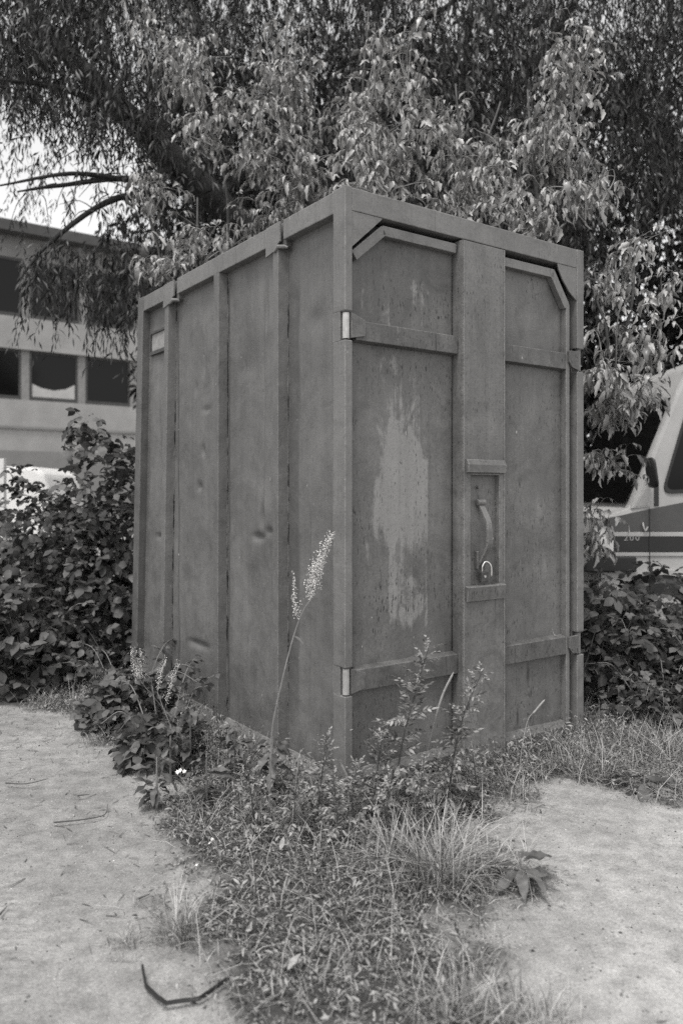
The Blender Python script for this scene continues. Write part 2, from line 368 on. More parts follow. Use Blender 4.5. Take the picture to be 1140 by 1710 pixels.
# ribs and side panels
RIB = ((.52, .578), (1.122, 1.19), (1.772, 1.836))
for (v0, v1) in RIB:
    cb().prism([(.0, v0+.006), (.0, v1-.006), (.051, v1+.006), (.051, v0-.004)], 'z', .09, 2.384 if v0 != 1.122 else 2.4075, .003).build('rib', M['panel'], CON)
for vv in (.514, 1.1155, 1.7655):
    S_ = [(.049, vv+RNG.normal(0, .0012), z) for z in np.linspace(.1, 2.38, 60)]
    cb().tube(S_, [abs(RNG.normal(.0032, .0012))+.001 for _ in S_], 5).build('weld_seam', M['weld'], CON)
edges = [.0855]+[x for r in RIB for x in (r[0]-.005, r[1]+.007)]+[CL-.0905]
DENT = [((.30, 2.02, .08, .05, .010), (.25, 1.2, .1, .4, .010), (.2, .6, .06, .2, .010)), ((.80, 1.05, .05, .016, .024), (.76, 1.15, .016, .05, .018), (.69, 1.08, .03, .014, .020), (.85, 1.55, .12, .3, .012), (.72, 2.15, .014, .10, .024), (.9, .7, .12, .2, .012), (.95, 1.9, .08, .05, .010)),
        ((1.45, 1.3, .025, .022, .018), (1.4, 1.5, .016, .03, .016), (1.5, 1.85, .02, .04, .012), (1.45, .42, .10, .016, .024), (1.4, .9, .15, .3, .012), (1.35, 1.72, .05, .015, .012)), ((1.95, 1.0, .05, .014, .020), (2.0, 1.5, .07, .3, .010), (2.05, .7, .05, .1, .012))]
for i in range(4):
    sheet('side_panel', M['panel'], 'v', edges[2*i], edges[2*i+1], .085, 2.409, .050, CON, amp=.007, dents=DENT[i], seed=i+2)
cb().prism([(.052, 0), (.001, 0), (.001, .036), (.046, .098), (.052, .098)], 'y', .0855, CL-.0905, .002).build('bottom_rail', M['rail'], CON)
# card holder on the far panel
ch = cb(); v0, v1, z0, z1 = 1.885, 2.135, 2.125, 2.268
for b in ((v0, v1, z0, z0+.022), (v0, v1, z1-.014, z1), (v0, v0+.016, z0+.0222, z1-.0142), (v1-.016, v1, z0+.0222, z1-.0142)): ch.box(.030, .047, *b, .001)
chp = ch.build('card_holder', M['dark_steel'], CON)
cb().box(.040, .0445, v0+.017, v1-.017, z0+.0225, z1-.0145).build('card', simple('faded_card', .24, .7, .25, 25), chp)
# the far sides and the roof
for (v0, v1) in ((.0705, .75), (.77, 1.5), (1.52, CL-.0905)): sheet('side_panel', M['paint'], 'v', v0, v1, .05, 2.41, CW-.045, CON, seed=12)
for v in (.76, 1.51): cb().box(CW-.05, CW-.002, v-.0095, v+.0095, .05, 2.41).build('rib', M['paint'], CON)
cb().box(CW-.07, CW-.0015, .0705, CL-.0905, 2.4105, CH-.002, BV).build('top_rail', M['paint'], CON)
cb().box(CW-.07, CW-.0015, .0705, CL-.0905, 0, .0495, BV).build('bottom_rail', M['paint'], CON)
for (a0, a1) in ((.0605, .74), (.75, CW-.0605)): sheet('rear_panel', M['paint'], 'u', a0, a1, .05, 2.41, CL-.05, CON, seed=15)
cb().box(.0605, CW-.0605, CL-.09, CL-.0015, 2.4105, CH-.002, BV).build('top_rail', M['paint'], CON)
cb().box(.0605, CW-.0605, CL-.09, CL-.0015, 0, .0495, BV).build('bottom_rail', M['paint'], CON)
cb().box(.0765, CW-.0715, .0905, CL-.0915, CH-.05, CH-.03).build('roof', M['paint'], CON)
cb().box(.053, CW-.0715, .09, CL-.0915, .02, .05).build('floor_deck', M['dark_steel'], CON)
# door sill
cb().prism([(.012, 0), (.012, .036), (.03, .042), (.085, .042), (.085, 0)], 'x', .0365, CW-.0525, .002).build('door_sill', M['rail'], CON)
# black sheet behind the doors, its colour standing in for shade in the gaps
cb().box(.04, CW-.056, .0862, .0895, .06, 2.40).build('gap_shade_sheet', M['rubber'], CON)

def door(mat, u0, u1, polyTop, frame_poly, straps, hinge_u, lower):
    d = sheet('door', mat, 'u', u0+.004, u1-.004, .05, 2.385, .046, CON, amp=.004, seed=int(u0*10)+31, poly=polyTop)
    for (a, b) in frame_poly:
        # a frame bar between two points in the door plane
        a = np.array(a); b = np.array(b); t = (b-a)/np.linalg.norm(b-a); nrm = np.array([-t[1], t[0]]); wv = .042 if abs(t[0]) > .1 else .026
        p = [a, b, b-nrm*wv, a-nrm*wv]
        cb().prism([tuple(x) for x in p], 'y', .012, .0455, .003).build('frame_bar', M['rail'], d)
    for (z0, z1) in straps:
        cb().prism([(.0455, z0-.004), (.0455, z1+.004), (.010, z1-.006), (.010, z0+.002)], 'x', u0+.022, u1-.006 if u0 < .5 else u1-.03, .003).build('strap', M['strap'], d)
    z0, z1 = lower
    cb().prism([(.0455, z0), (.0455, z1+.03), (.012, z1), (.012, z0)], 'x', u0+.004, u1-.004, .003).build('bottom_bar', M['strap'], d)
    return d
dA = door(M['door_a'], .040, .630, [(.044, 2.235), (.2, 2.36), (.622, 2.36)], [((.042, 2.245), (.196, 2.377)), ((.201, 2.379), (.618, 2.379))], ((1.885, 1.972), (.455, .55)), 0, (.048, .10))
dB = door(M['door_b'], .902, 1.398, [(.905, 2.35), (1.26, 2.35), (1.39, 2.18)], [((.905, 2.374), (1.280, 2.374)), ((1.283, 2.371), (1.396, 2.215)), ((1.396, 2.212), (1.396, .105))], ((1.885, 1.972), (.455, .55)), 1, (.045, .095))
# hinges
for (d, u, sgn) in ((dA, .0165, 1), (dB, CW-.027, -1)):
    for zc in (1.939, .5025):
        h = cb().tube([(u, .0165, zc-.052), (u, .0165, zc+.052)], .0145, 14).build('hinge', M['bare'] if sgn > 0 else M['rail'], d, smooth=False)
        cb().tube([(u, .0165, zc+.0535), (u, .0165, zc+.0585)], .018, 12).build('washer', M['dark_steel'], h)
        a, b = (u+.014, u+.085) if sgn > 0 else (u-.085, u-.014)
        pts = [(a, zc-.05), (b, zc-.035), (b, zc+.028), (a+.012, zc+.05), (a, zc+.052)] if sgn > 0 else [(b, zc-.052), (a+.02, zc-.04), (a, zc-.015), (a, zc+.04), (b, zc+.045)]
        cb().prism(pts, 'y', -.002, .0095, .002).build('hinge_leaf', M['strap'], h)
# cover strip over the joint, with the latch recess
m = cb(); US = [.631, .676, .862, .8995]; ZS = [.046, .825, 1.347, 2.393]
for i in range(3):
    for j in range(3):
        if i == 1 and j == 1: continue
        pass
bm = bmesh.new(); gv = {(i, j, s): bm.verts.new((US[i], -.016 if s == 0 else .052, ZS[j])) for i in range(4) for j in range(4) for s in (0, 1)}
for i in range(3):
    for j in range(3):
        if (i, j) == (1, 1): continue
        bm.faces.new([gv[(i, j, 0)], gv[(i+1, j, 0)], gv[(i+1, j+1, 0)], gv[(i, j+1, 0)]]); bm.faces.new([gv[(i, j, 1)], gv[(i, j+1, 1)], gv[(i+1, j+1, 1)], gv[(i+1, j, 1)]])
for loop in ([(0, 0), (1, 0), (2, 0), (3, 0), (3, 1), (3, 2), (3, 3), (2, 3), (1, 3), (0, 3), (0, 2), (0, 1)], [(1, 1), (1, 2), (2, 2), (2, 1)]):
    for a, b in zip(loop, loop[1:]+loop[:1]): bm.faces.new([gv[(*a, 0)], gv[(*a, 1)], gv[(*b, 1)], gv[(*b, 0)]])
bmesh.ops.recalc_face_normals(bm, faces=bm.faces)
COV = cb().bm(bm).build('cover_strip', M['cover'], CON)
cb().box(.6325, .641, -.0195, -.0165, .05, 2.39, .0008).build('edge_flange', M['cover'], COV)
cb().box(.8905, .898, -.0185, -.0165, .05, 2.39, .0008).build('edge_flange', M['cover'], COV)
cb().box(.66, .88, .0115, .0155, .80, 1.37).build('recess_plate', M['cover'], COV)
cb().prism([(-.0165, 1.355), (-.034, 1.357), (-.036, 1.392), (-.026, 1.415), (-.0165, 1.417)], 'x', .648, .889, .002).build('rain_lip', M['cover'], COV)
cb().prism([(-.0165, .775), (-.026, .778), (-.034, .842), (-.0165, .848)], 'x', .648, .889, .002).build('lower_lip', M['cover'], COV)
# latch handle
hb = spline([(.755, .008, 1.217), (.757, -.012, 1.195), (.760, -.045, 1.135), (.760, -.052, 1.075), (.760, -.048, 1.02), (.757, -.018, .965), (.755, -.004, .935)], 5)
LH = cb().ribbon(hb, .030, .008, (1, 0, 0)).build('latch_handle', M['cover'], CON)
cb().tube([(.735, -.002, 1.222), (.778, -.002, 1.222)], .013, 12).build('pivot', M['rail'], LH)
cb().box(.728, .741, -.010, .0112, .92, 1.0, .003).build('bracket', M['strap'], LH)
cb().box(.769, .781, -.010, .0112, .915, .955, .003).build('bracket', M['strap'], LH)
cb().tube([(.745, .0112, 1.29), (.745, -.004, 1.29)], .007, 8).build('rivet', M['cover'], LH)

# padlock hanging from the latch
def cpos(u, v, z): return (P0[0]+CA*u-SA*v, P0[1]+SA*u+CA*v, z)
PL = empty('padlock', cpos(.765, -.018, .880), ANG); tag(PL, 'small padlock with a bright shackle hanging from the latch handle', 'padlock')
MB().box(-.026, .018, -.009, .009, -.02, .028, .004).build('lock_body', M['dark_steel'], PL)
sh = spline([(-.016, 0, .026), (-.016, -.002, .052), (-.002, -.006, .072), (.016, -.012, .066), (.026, -.016, .044), (.027, -.016, .004)], 5)
MB().tube(sh, .0042, 8).build('shackle', M['chrome'], PL, smooth=True)
MB().tube([(-.006, -.0092, .006), (-.006, -.0112, .006)], .006, 10).build('keyhole', M['bare'], PL)

# ------------------------------------------------------------------ the two-storey building far left
BD, BAZ = 25.0, rad(35.5); BC, BS = math.cos(BAZ), math.sin(BAZ)
bx0 = at(0, HOR, BD)
BLD = empty('office_building', (bx0[0], bx0[1], 0), BAZ)
tag(BLD, 'pale office building with two long rows of dark windows behind the trees', 'building')
M['render'] = simple('pale_wall_render', .31, .9, .14, 1.2)
M['band'] = simple('grey_parapet_band', .2, .9, .12, 1.5)
M['fascia'] = simple('dark_roof_fascia', .06, .7, .2, 3)
M['winframe'] = simple('weathered_window_frame', .22, .7, .2, 6)
M['framedark'] = simple('dark_window_frame', .05, .6, .2, 6)
k = N('dark_window_glass'); M['glass'] = k.end(k.bsdf(g(.006), .08, .22))
M['blind'] = simple('drawn_window_blind', .42, .8, .1, 5)
def bz(py): return EYE-(py-HOR)/FPX*BD
def bu(px):
    t = (px-CXP)/FPX; return (t*bx0[1]-bx0[0])/(BC-t*BS)
UL, UR = -16.0, 22.0; DEP = 9.0
zt = [bz(p) for p in (372, 390, 426, 525, 573, 664, 712, 752)]
MB().box(UL, UR, 0, DEP, -1, zt[5]-.02).build('lower_wall', M['render'], BLD)
MB().box(UL, UR, -.06, .0-.002, zt[6]-.05, zt[6]+.03).build('string_course', M['band'], BLD)
MB().box(UL, UR, -.10, -.002, -1, zt[7]).build('plinth', M['band'], BLD)
MB().box(UL, UR, .0, DEP, zt[4], zt[3]).build('spandrel_band', M['render'], BLD)
MB().box(UL, UR, .0, DEP, zt[2], zt[1]).build('parapet_band', M['band'], BLD)
MB().box(UL-.4, UR+.4, -.55, DEP+.4, zt[1]+.002, zt[0]).build('roof', M['fascia'], BLD)
MB().box(UL, UR, .9, DEP, zt[5], zt[4]-.001).build('inner_wall', M['framedark'], BLD)
MB().box(UL, UR, .9, DEP, zt[3]+.001, zt[2]-.001).build('inner_wall', M['framedark'], BLD)
MB().box(UL, UR, -.12, .12, zt[4]-.14, zt[4]-.002).build('window_lintel', M['render'], BLD)
for row, (z0, z1, first, step, lo) in enumerate(((zt[5]-.02, zt[4]-.142, bu(43), bu(137)-bu(43), 1), (zt[3]+.002, zt[2]-.002, bu(44), bu(140)-bu(44), 0))):
    u = first-step*int((first-UL)/step)
    while u+step < UR-1:
        a, b = u+.13, u+step-.13
        fr = MB()
        for q in ((a, b, z0+.002, z0+.12), (a, b, z1-.08, z1), (a, a+.07, z0+.122, z1-.082), (b-.07, b, z0+.122, z1-.082)): fr.box(q[0], q[1], .03, .12, q[2], q[3])
        wo_ = fr.build('window', M['framedark'], BLD)
        MB().box(a+.071, b-.071, .07, .085, z0+.121, z1-.083).build('pane', M['glass'], wo_)
        if row == 0 and abs(u-first) < .1:
            pp = [(a+.09, z0+.13), (b-.09, z0+.13), (b-.09, z0+.62), (a+(b-a)*.75, z0+.45), (a+(b-a)*.5, z0+.38), (a+(b-a)*.25, z0+.43), (a+.09, z0+.55)]
            MB().prism(pp, 'y', .055, .068).build('curtain', M['blind'], wo_)
        MB().box(u-.125, u+.125, .02, .16, z0+.001, z1).build('mullion', M['winframe'], BLD)
        u += step
# white vehicle and post by the building
def van_shell(prof, y0, y1, inset=.06):
    """side profile (x,z) extruded across with rounded edges"""
    return MB().prism(prof, 'y', y0, y1, inset)
M['white_car'] = simple('white_car_paint', .8, .3, .04, 3)
wp = at(88, HOR, 13.5)
WC = empty('parked_van', (wp[0], 13.5, 0), 0); tag(WC, 'white parked van half hidden behind the bramble bank', 'van')
van_shell([(0, .45), (-.02, 1.2), (-.14, 1.62), (-.35, 1.74), (-2.9, 1.76), (-3.4, 1.2), (-4.1, .98), (-4.2, .45)], 0, 1.7, .07).build('body', M['white_car'], WC)
for x in (-.75, -3.35):
    for y in (.12, 1.58):
        MB().tube([(x, y-.1, .31), (x, y+.1, .31)], .31, 18).build('wheel', M['rubber'], WC)
MB().box(-2.9, -2.4, -.006, .004, 1.22, 1.55, .002).build('window', M['glass'], WC)
pp = at(4, HOR, 11.0)
PO = MB().box(-.045, .045, -.045, .045, 0, 1.0+.76, .006).build('white_post', M['white_car']); PO.location = (pp[0], 11.0, 0)
tag(PO, 'upright white post at the left edge of the photo beyond the brambles', 'post')

# ------------------------------------------------------------------ the old van on the right
VD = 6.2; VS = FPX/VD; VX0 = (995-CXP)/FPX*VD
VAN = empty('old_van', (VX0, VD, 0), 0); tag(VAN, 'old two-tone van with white stripes parked behind the right side of the container', 'van')
def vx(px): return (px-995)/VS
def vz(py): return EYE-(py-HOR)/VS
def vp(*ps): return [(vx(a), vz(b)) for a, b in ps]
M['van_white'] = simple('chalky_white_van_paint', .38, .5, .1, 4)
M['van_grey'] = simple('grey_van_paint', .065, .4, .12, 4)
M['van_dark'] = simple('dark_van_band', .014, .4, .15, 5)
M['lens'] = simple('lamp_lens', .6, .2, .15, 12)
LV, WV = 4.6, 1.75
# white body shell with bonnet, screen pillar and roof
prof = [(.02, .42), (.0, vz(905)), (vx(1003), vz(866)), (vx(1022), vz(858)), (vx(1050), vz(849)), (vx(1128), vz(655)), (vx(1150), vz(612)), (vx(1180), vz(592)), (LV-.3, vz(588)), (LV-.05, vz(640)), (LV, .42)]
van_shell(prof, 0, WV, .035).build('body', M['van_white'], VAN)
MB().prism(vp((1003, 868), (1083, 850), (1175, 832))+[(LV-.04, vz(832)), (LV-.04, vz(888)), (vx(998), vz(888))], 'y', -.006, .03, .002).build('upper_band', M['van_grey'], VAN)
MB().box(vx(999), LV-.03, -.010, .03, vz(895.5), vz(888.5), .002).build('stripe', M['van_white'], VAN)
MB().box(vx(1024), LV-.03, -.006, .03, vz(922), vz(896), .002).build('lower_band', M['van_dark'], VAN)
MB().box(vx(1026), LV-.03, -.010, .03, vz(928.5), vz(922.5), .002).build('stripe', M['van_white'], VAN)
MB().box(vx(1000), vx(1023), -.010, .10, vz(921), vz(897), .006).build('corner_lamp', M['lens'], VAN)
bp = MB(); bp.box(-.10, vx(1060), -.035, .10, vz(955), vz(929), .012); bp.box(-.10, .03, .102, WV+.03, vz(955), vz(929), .012); bp.build('bumper', M['van_dark'], VAN)
MB().box(-.02, -.004, .12, WV-.12, vz(922), vz(893)).build('grille', M['van_dark'], VAN)
# side windows
qf = MB().prism(vp((1053, 849), (1084, 846), (1084, 811), (1079, 808)), 'y', -.008, .02, .002).build('quarter_window', M['van_white'], VAN)
MB().prism(vp((1059, 846), (1081, 843.5), (1081, 818), (1078, 816)), 'y', -.0105, -.0085).build('pane', simple('milky_quarter_glass', .32, .15, .1, 10), qf)
def rounded(P, r, n=5):
    out = []; m_ = len(P)
    for i in range(m_):
        p = np.array(P[i]); a = np.array(P[i-1]); b = np.array(P[(i+1) % m_]); da = (a-p)/np.linalg.norm(a-p); db = (b-p)/np.linalg.norm(b-p)
        for k in range(n+1):
            t = k/n; q = (p+da*r)*(1-t)**2+2*p*t*(1-t)+(p+db*r)*t*t; out.append(tuple(q))
    return out
wq = vp((1103, 825), (1152, 658), (1235, 645), (1235, 818))
sw = MB().prism(rounded(wq, .09), 'y', -.012, .01, .002).build('door_window', M['rubber'], VAN)
wq2 = [(x*1, z) for x, z in vp((1109, 818), (1155, 664), (1230, 651), (1230, 812))]
MB().prism(rounded(wq2, .075), 'y', -.0145, -.0125).build('pane', M['glass'], sw)
for k_ in range(2):
    x0 = vx(1260)+k_*1.25
    sw2 = MB().prism(rounded([(x0, vz(820)), (x0, vz(650)), (x0+1.1, vz(650)), (x0+1.1, vz(820))], .09), 'y', -.012, .01, .002).build('side_window', M['rubber'], VAN)
    MB().prism(rounded([(x0+.03, vz(815)), (x0+.03, vz(655)), (x0+1.07, vz(655)), (x0+1.07, vz(815))], .08), 'y', -.0145, -.0125).build('pane', M['glass'], sw2)
ws = MB(); a = np.array([vx(1050)-.012, vz(847)]); b = np.array([vx(1128)-.012, vz(655)])
ws.add([(a[0], .07, a[1]+.03), (a[0], WV-.07, a[1]+.03), (b[0], WV-.07, b[1]-.03), (b[0], .07, b[1]-.03), (a[0]+.02, .12, a[1]+.03), (a[0]+.02, WV-.12, a[1]+.03), (b[0]+.02, WV-.12, b[1]-.03), (b[0]+.02, .12, b[1]-.03)],
       [(0, 1, 2, 3), (7, 6, 5, 4), (0, 4, 5, 1), (1, 5, 6, 2), (2, 6, 7, 3), (3, 7, 4, 0)]); ws.build('windscreen', M['glass'], VAN)
# door joint, vent, mirror
MB().box(vx(1083)-.004, vx(1083)+.004, -.0115, -.0102, .60, vz(849)).build('door_joint', M['rubber'], VAN)
MB().box(vx(1091), vx(1098.5), -.010, .01, vz(845), vz(807), .002).build('vent', M['rubber'], VAN)
mr = MB(); mr.tube(spline([(vx(1084), -.19, vz(766)), (vx(1085), -.19, vz(772)), (vx(1087), -.19, vz(790)), (vx(1090), -.19, vz(810)), (vx(1091), -.19, vz(815))], 3), [.008, .012, .018, .021, .022, .023, .023, .023, .023, .022, .020, .016, .008], 12)
for v in range(len(mr.V)):
    x, y, z = mr.V[v]; mr.V[v] = (x-.075, -.19+(y+.19)*4.2, z)
mr_ = mr.build('mirror', M['rubber'], VAN, smooth=True)
MB().tube([(vx(1088)-.075, -.15, vz(795)), (vx(1080), -.06, vz(798)), (vx(1078), .0, vz(798))], .012, 8).build('mirror_arm', M['van_dark'], mr_)
MB().tube(spline([(vx(1080), -.008, vz(880)), (vx(1074), -.03, vz(886)), (vx(1071), -.03, vz(878)), (vx(1072), -.008, vz(873))], 4), .006, 6).build('fuel_flap_ring', M['van_white'], VAN)
# wheel arches and wheels
for xc in (vx(1105), LV-1.0):
    pts = [(xc+.40*math.cos(t), .30+.37*math.sin(t)) for t in np.linspace(math.pi, 0, 15)]; inn = [(xc+.36*math.cos(t), .30+.33*math.sin(t)) for t in np.linspace(0, math.pi, 15)]
    ar = MB().prism(inn, 'y', -.011, .02).build('wheel_arch', M['rubber'], VAN)
    lip = MB()
    for i in range(14): lip.prism([pts[i], pts[i+1], inn[13-i], inn[14-i]], 'y', -.03, .02)
    lip.build('arch_lip', M['van_white'], ar)
    for y in (.10, WV-.12):
        wh = MB().tube([(xc, y-.14, .30), (xc, y-.12, .30), (xc, y+.09, .30)], [.27, .30, .30], 24).build('wheel', M['rubber'], VAN)
        MB().tube([(xc, y-.145, .30), (xc, y-.141, .30)], .17, 18).build('rim', M['bare'], wh)
cu = bpy.data.curves.new('model_number', 'FONT'); cu.body = '200'; cu.size = .062; cu.extrude = .001; cu.space_character = 1.25
tx = bpy.data.objects.new('model_number', cu); C.objects.link(tx); tx.parent = VAN; tx.location = (vx(1040), -.008, vz(902.5)); tx.rotation_euler = (rad(90), 0, 0); tx.scale = (1.15, .9, 1)
bpy.context.view_layer.update(); tm = bpy.data.meshes.new_from_object(tx.evaluated_get(bpy.context.evaluated_depsgraph_get())); mw = tx.matrix_basis.copy(); bpy.data.objects.remove(tx)
tx = link('model_number', tm, simple('dull_lettering', .32, .5, .1), VAN); tx.matrix_basis = mw

# ------------------------------------------------------------------ leaf templates (triangles)
def leaf_tpl(L, W, seg=4, fold=.25, droop=.35, peak=.4, tooth=0.0):
    t = np.linspace(0, 1, seg+1); wd = np.where(t < peak, np.sin(np.pi/2*t/peak), np.cos(np.pi/2*(t-peak)/(1-peak)))**.9*W/2
    th = droop*t*1.6; cx = np.concatenate([[0], np.cumsum(np.cos((th[1:]+th[:-1])/2)*np.diff(t))])*L; cz = -np.concatenate([[0], np.cumsum(np.sin((th[1:]+th[:-1])/2)*np.diff(t))])*L
    V = [(0, 0, 0)]; F = []
    for i in range(1, seg):
        w_ = wd[i]*(1+tooth*(1 if i % 2 else -1)); V += [(cx[i], w_, cz[i]+fold*w_), (cx[i], 0, cz[i]), (cx[i], -w_, cz[i]+fold*w_)]
    V.append((cx[-1], 0, cz[-1])); n = len(V)-1
    F += [(0, 2, 1), (0, 3, 2)]
    for i in range(seg-2):
        a = 1+3*i; b = a+3; F += [(a, a+1, b+1), (a, b+1, b), (a+1, a+2, b+2), (a+1, b+2, b+1)]
    a = n-3; F += [(a, a+1, n), (a+1, a+2, n)]
    return np.array(V, float), np.array(F)
def rot(rx=0, ry=0, rz=0): return np.array(Euler((rx, ry, rz), 'XYZ').to_matrix())
def join(parts):
    V = []; F = []; n = 0
    for v, f in parts: V.append(v); F.append(f+n); n += len(v)
    return np.concatenate(V), np.concatenate(F)
def stemtri(P, w):
    """thin three-sided tube as triangles"""
    m = MB().tube(P, w, 3, False); F = []
    for f in m.F: F += [(f[0], f[1], f[2]), (f[0], f[2], f[3])]
    return np.array(m.V), np.array(F)
def mass(name, tpl, P, R, mat, parent=None):
    """many copies of one template in ONE mesh (for what nobody could count)"""
    V, F = tpl; n = len(P)
    VV = np.einsum('nij,kj->nki', R, V)+P[:, None, :]; FF = F[None]+(np.arange(n)*len(V))[:, None, None]
    return VV.reshape(-1, 3), FF.reshape(-1, F.shape[1])
def masses(name, groups, mat, parent=None):
    V, F = join([mass(name, *g_, mat) for g_ in groups if len(g_[1])])
    return link(name, np_mesh(name, V, F), mat, parent)
def eul(a, b, c):
    """R = Rz(c) Ry(b) Rx(a) for arrays"""
    ca, sa, cb_, sb, cc, sc = np.cos(a), np.sin(a), np.cos(b), np.sin(b), np.cos(c), np.sin(c); z = np.zeros_like(a); o = z+1
    X = np.stack([o, z, z, z, ca, -sa, z, sa, ca], -1).reshape(-1, 3, 3); Y = np.stack([cb_, z, sb, z, o, z, -sb, z, cb_], -1).reshape(-1, 3, 3); Z = np.stack([cc, -sc, z, sc, cc, z, z, z, o], -1).reshape(-1, 3, 3)
    return Z @ Y @ X
def U(a, b, n=None): return RNG.uniform(a, b, n)

def compound(nl, seed):
    """box elder leaf: petiole, rachis and 3-5 hanging leaflets"""
    r = np.random.default_rng(seed); q = r.uniform(.7, 1.35); pts = [(0, 0, 0), (.03, 0, .006), (.062, r.uniform(-.006, .006), .004-.006*q), (.09, r.uniform(-.01, .01), -.016*q), (.112, r.uniform(-.012, .012), -.04*q)]
    parts = [stemtri(pts, [.0013, .0012, .0011, .001, .0008])]
    def lf(L, W, pos, yaw, dr, tw):
        v, f = leaf_tpl(L, W, 6, r.uniform(.3, .9), r.uniform(.15, 1.0), r.uniform(.3, .42), .2)
        return (v @ rot(tw, dr, yaw).T+np.array(pos), f)
    parts.append(lf(r.uniform(.07, .105), r.uniform(.024, .036), pts[4], r.uniform(-.4, .4), q*r.uniform(.7, 1.1), r.uniform(-.8, .8)))
    for i in range(nl):
        for s in (-1, 1): parts.append(lf(r.uniform(.05, .09), r.uniform(.017, .027), pts[2+i], s*r.uniform(.4, 1.1), q*r.uniform(.4, 1.05), s*r.uniform(-.3, .8)))
    return join(parts)
CT = [compound(2 if i % 3 else 1, 50+i) for i in range(12)]
CM = []
for i, (v, f) in enumerate(CT):
    m_ = np_mesh('box_elder_leaf', v, f); m_.materials.append(M['leaf_elder']); CM.append(m_)
def place(me_, name, parent, pos, R, sc):
    o = bpy.data.objects.new(name, me_); C.objects.link(o); o.parent = parent
    m4 = Matrix([[*(R[0]*sc), pos[0]], [*(R[1]*sc), pos[1]], [*(R[2]*sc), pos[2]], [0, 0, 0, 1]]); o.matrix_basis = m4
    return o

# ------------------------------------------------------------------ the big willow behind
def limb(name, P, r0, r1, parent, mat, n=9, sub=6):
    S = spline(P, sub); R = np.linspace(r0, r1, len(S))*(1+.06*np.sin(np.arange(len(S))*2.1)); return MB().tube(S, list(R), n).build(name, mat, parent, smooth=True)
WB = np.array([.15, 8.1, 0.0])
WIL = empty('willow_tree', tuple(WB)); tag(WIL, 'big dark willow with a leaning trunk and drooping narrow leaves behind the container', 'tree')
def rel(P, B): return [tuple(np.array(p)-B) for p in P]
limb('trunk', rel([WB, (.12, 8.0, 1.2), at(520, 500, 7.9), at(410, 385, 7.7), at(300, 275, 7.4), at(160, 140, 7.3), at(60, 30, 7.6), at(-60, -110, 7.8)], WB), .24, .04, WIL, M['bark'])
limbs = [[at(520, 500, 7.9), at(540, 330, 8.2), at(600, 150, 8.6), at(650, -80, 8.8)], [at(530, 520, 7.9), at(700, 330, 8.5), at(860, 150, 8.9), at(1000, -60, 9)], [at(540, 560, 8.0), at(760, 470, 8.4), at(960, 330, 8.6), at(1150, 200, 8.6)],
         [at(300, 275, 7.4), at(230, 300, 7.2), at(120, 290, 6.9), at(0, 310, 6.6)], [at(215, 195, 7.2), at(110, 150, 6.9), at(-20, 130, 6.6)], [at(370, 345, 7.6), at(230, 300, 7.5), at(100, 310, 7.2), at(30, 320, 7.0)],
         [at(350, 320, 7.6), at(200, 330, 7.3), at(90, 400, 7.0), at(30, 470, 6.8)], [at(260, 235, 7.3), at(330, 120, 7.4), at(420, -40, 7.4)], [at(640, 60, 8.7), at(760, 0, 8.8), at(860, -120, 9)]]
for i, L_ in enumerate(limbs): limb('limb', rel(L_, WB), .10 if i < 3 else .042, .03 if i < 3 else .008, WIL, M['bark'], 7)
for i in range(60):                                       # bare fine twigs inside the open left part
    a = at(U(-60, 330), U(120, 370), U(6.6, 7.6)); b = a+np.array([U(-.6, .1), U(-.3, .3), U(-.45, .1)]); MB().tube(spline([a-WB, (a+b)/2-WB+np.array([0, 0, .08]), b-WB], 3), [.007, .006, .005, .004, .003, .003, .002], 4).build('twig', M['bark'], WIL)
NL = leaf_tpl(.095, .017, 2, .2, .35, .4)
def strands(n, fpos, lmin, lmax, step=.035, tw_up=0):
    """hanging twigs with narrow leaves; returns leaf positions and rotations"""
    PP = []; RR = []; SP = []
    for i in range(n):
        p = np.array(fpos()); L_ = U(lmin, lmax); az_ = U(0, 6.283); out = U(.1, .5)
        m_ = int(L_/step); t = np.linspace(0, 1, m_); q = p+np.stack([np.cos(az_)*out*L_*t, np.sin(az_)*out*L_*t, -L_*(t**1.4)*.85+.1*t], -1)
        PP.append(q+RNG.normal(0, .012, q.shape)); c = az_+np.where(np.arange(m_) % 2 == 0, 1, -1)*U(.5, 1.3, m_)
        RR.append(eul(U(-.8, .8, m_), U(.35, 1.35, m_), c)); SP.append(q)
    return np.concatenate(PP), np.concatenate(RR)*U(.7, 1.25, sum(map(len, PP)))[:, None, None], SP
def pick_canopy():
    while True:
        px, py = U(-260, 1400), U(-330, 470); d = U(7.0, 10.8)
        # thin out where the photo shows sky through the crown
        open_l = math.exp(-((px-80)/230)**2-((py-300)/110)**2)
        open_r = math.exp(-((px-1090)/90)**2-((py-500)/150)**2)
        if py > 120+.9*(px-0)*.35+200 and px < 560: continue
        if px < 250 and py > 190 and U(0, 1) < .75: continue
        if px > 960 and py > 300 and U(0, 1) < .4: continue
        if U(0, 1) < .93*open_l or U(0, 1) < .75*open_r: continue
        return at(px, py, d)
CL_ = np.array([pick_canopy() for _ in range(620)])
def pick_clump():
    if U(0, 1) < .25: return pick_canopy()
    return CL_[RNG.integers(len(CL_))]+RNG.normal(0, 1, 3)*np.array([.22, .3, .16])
P1, R1, S1 = strands(9000, pick_clump, .4, 1.2, .028)
def pick_front():                                          # strands hanging in front of the building
    px = U(35, 235); return at(px, U(395, 470)+max(0, px-120)*1.3*U(0, 1), U(6.3, 7.4))
P2, R2, S2 = strands(90, pick_front, .3, 1.0, .028)
def pick_left():
    px = U(-40, 330); return at(px, U(-60, 150+px*.35), U(6.4, 7.2))
P3, R3, S3 = strands(380, pick_left, .3, .7, .028)
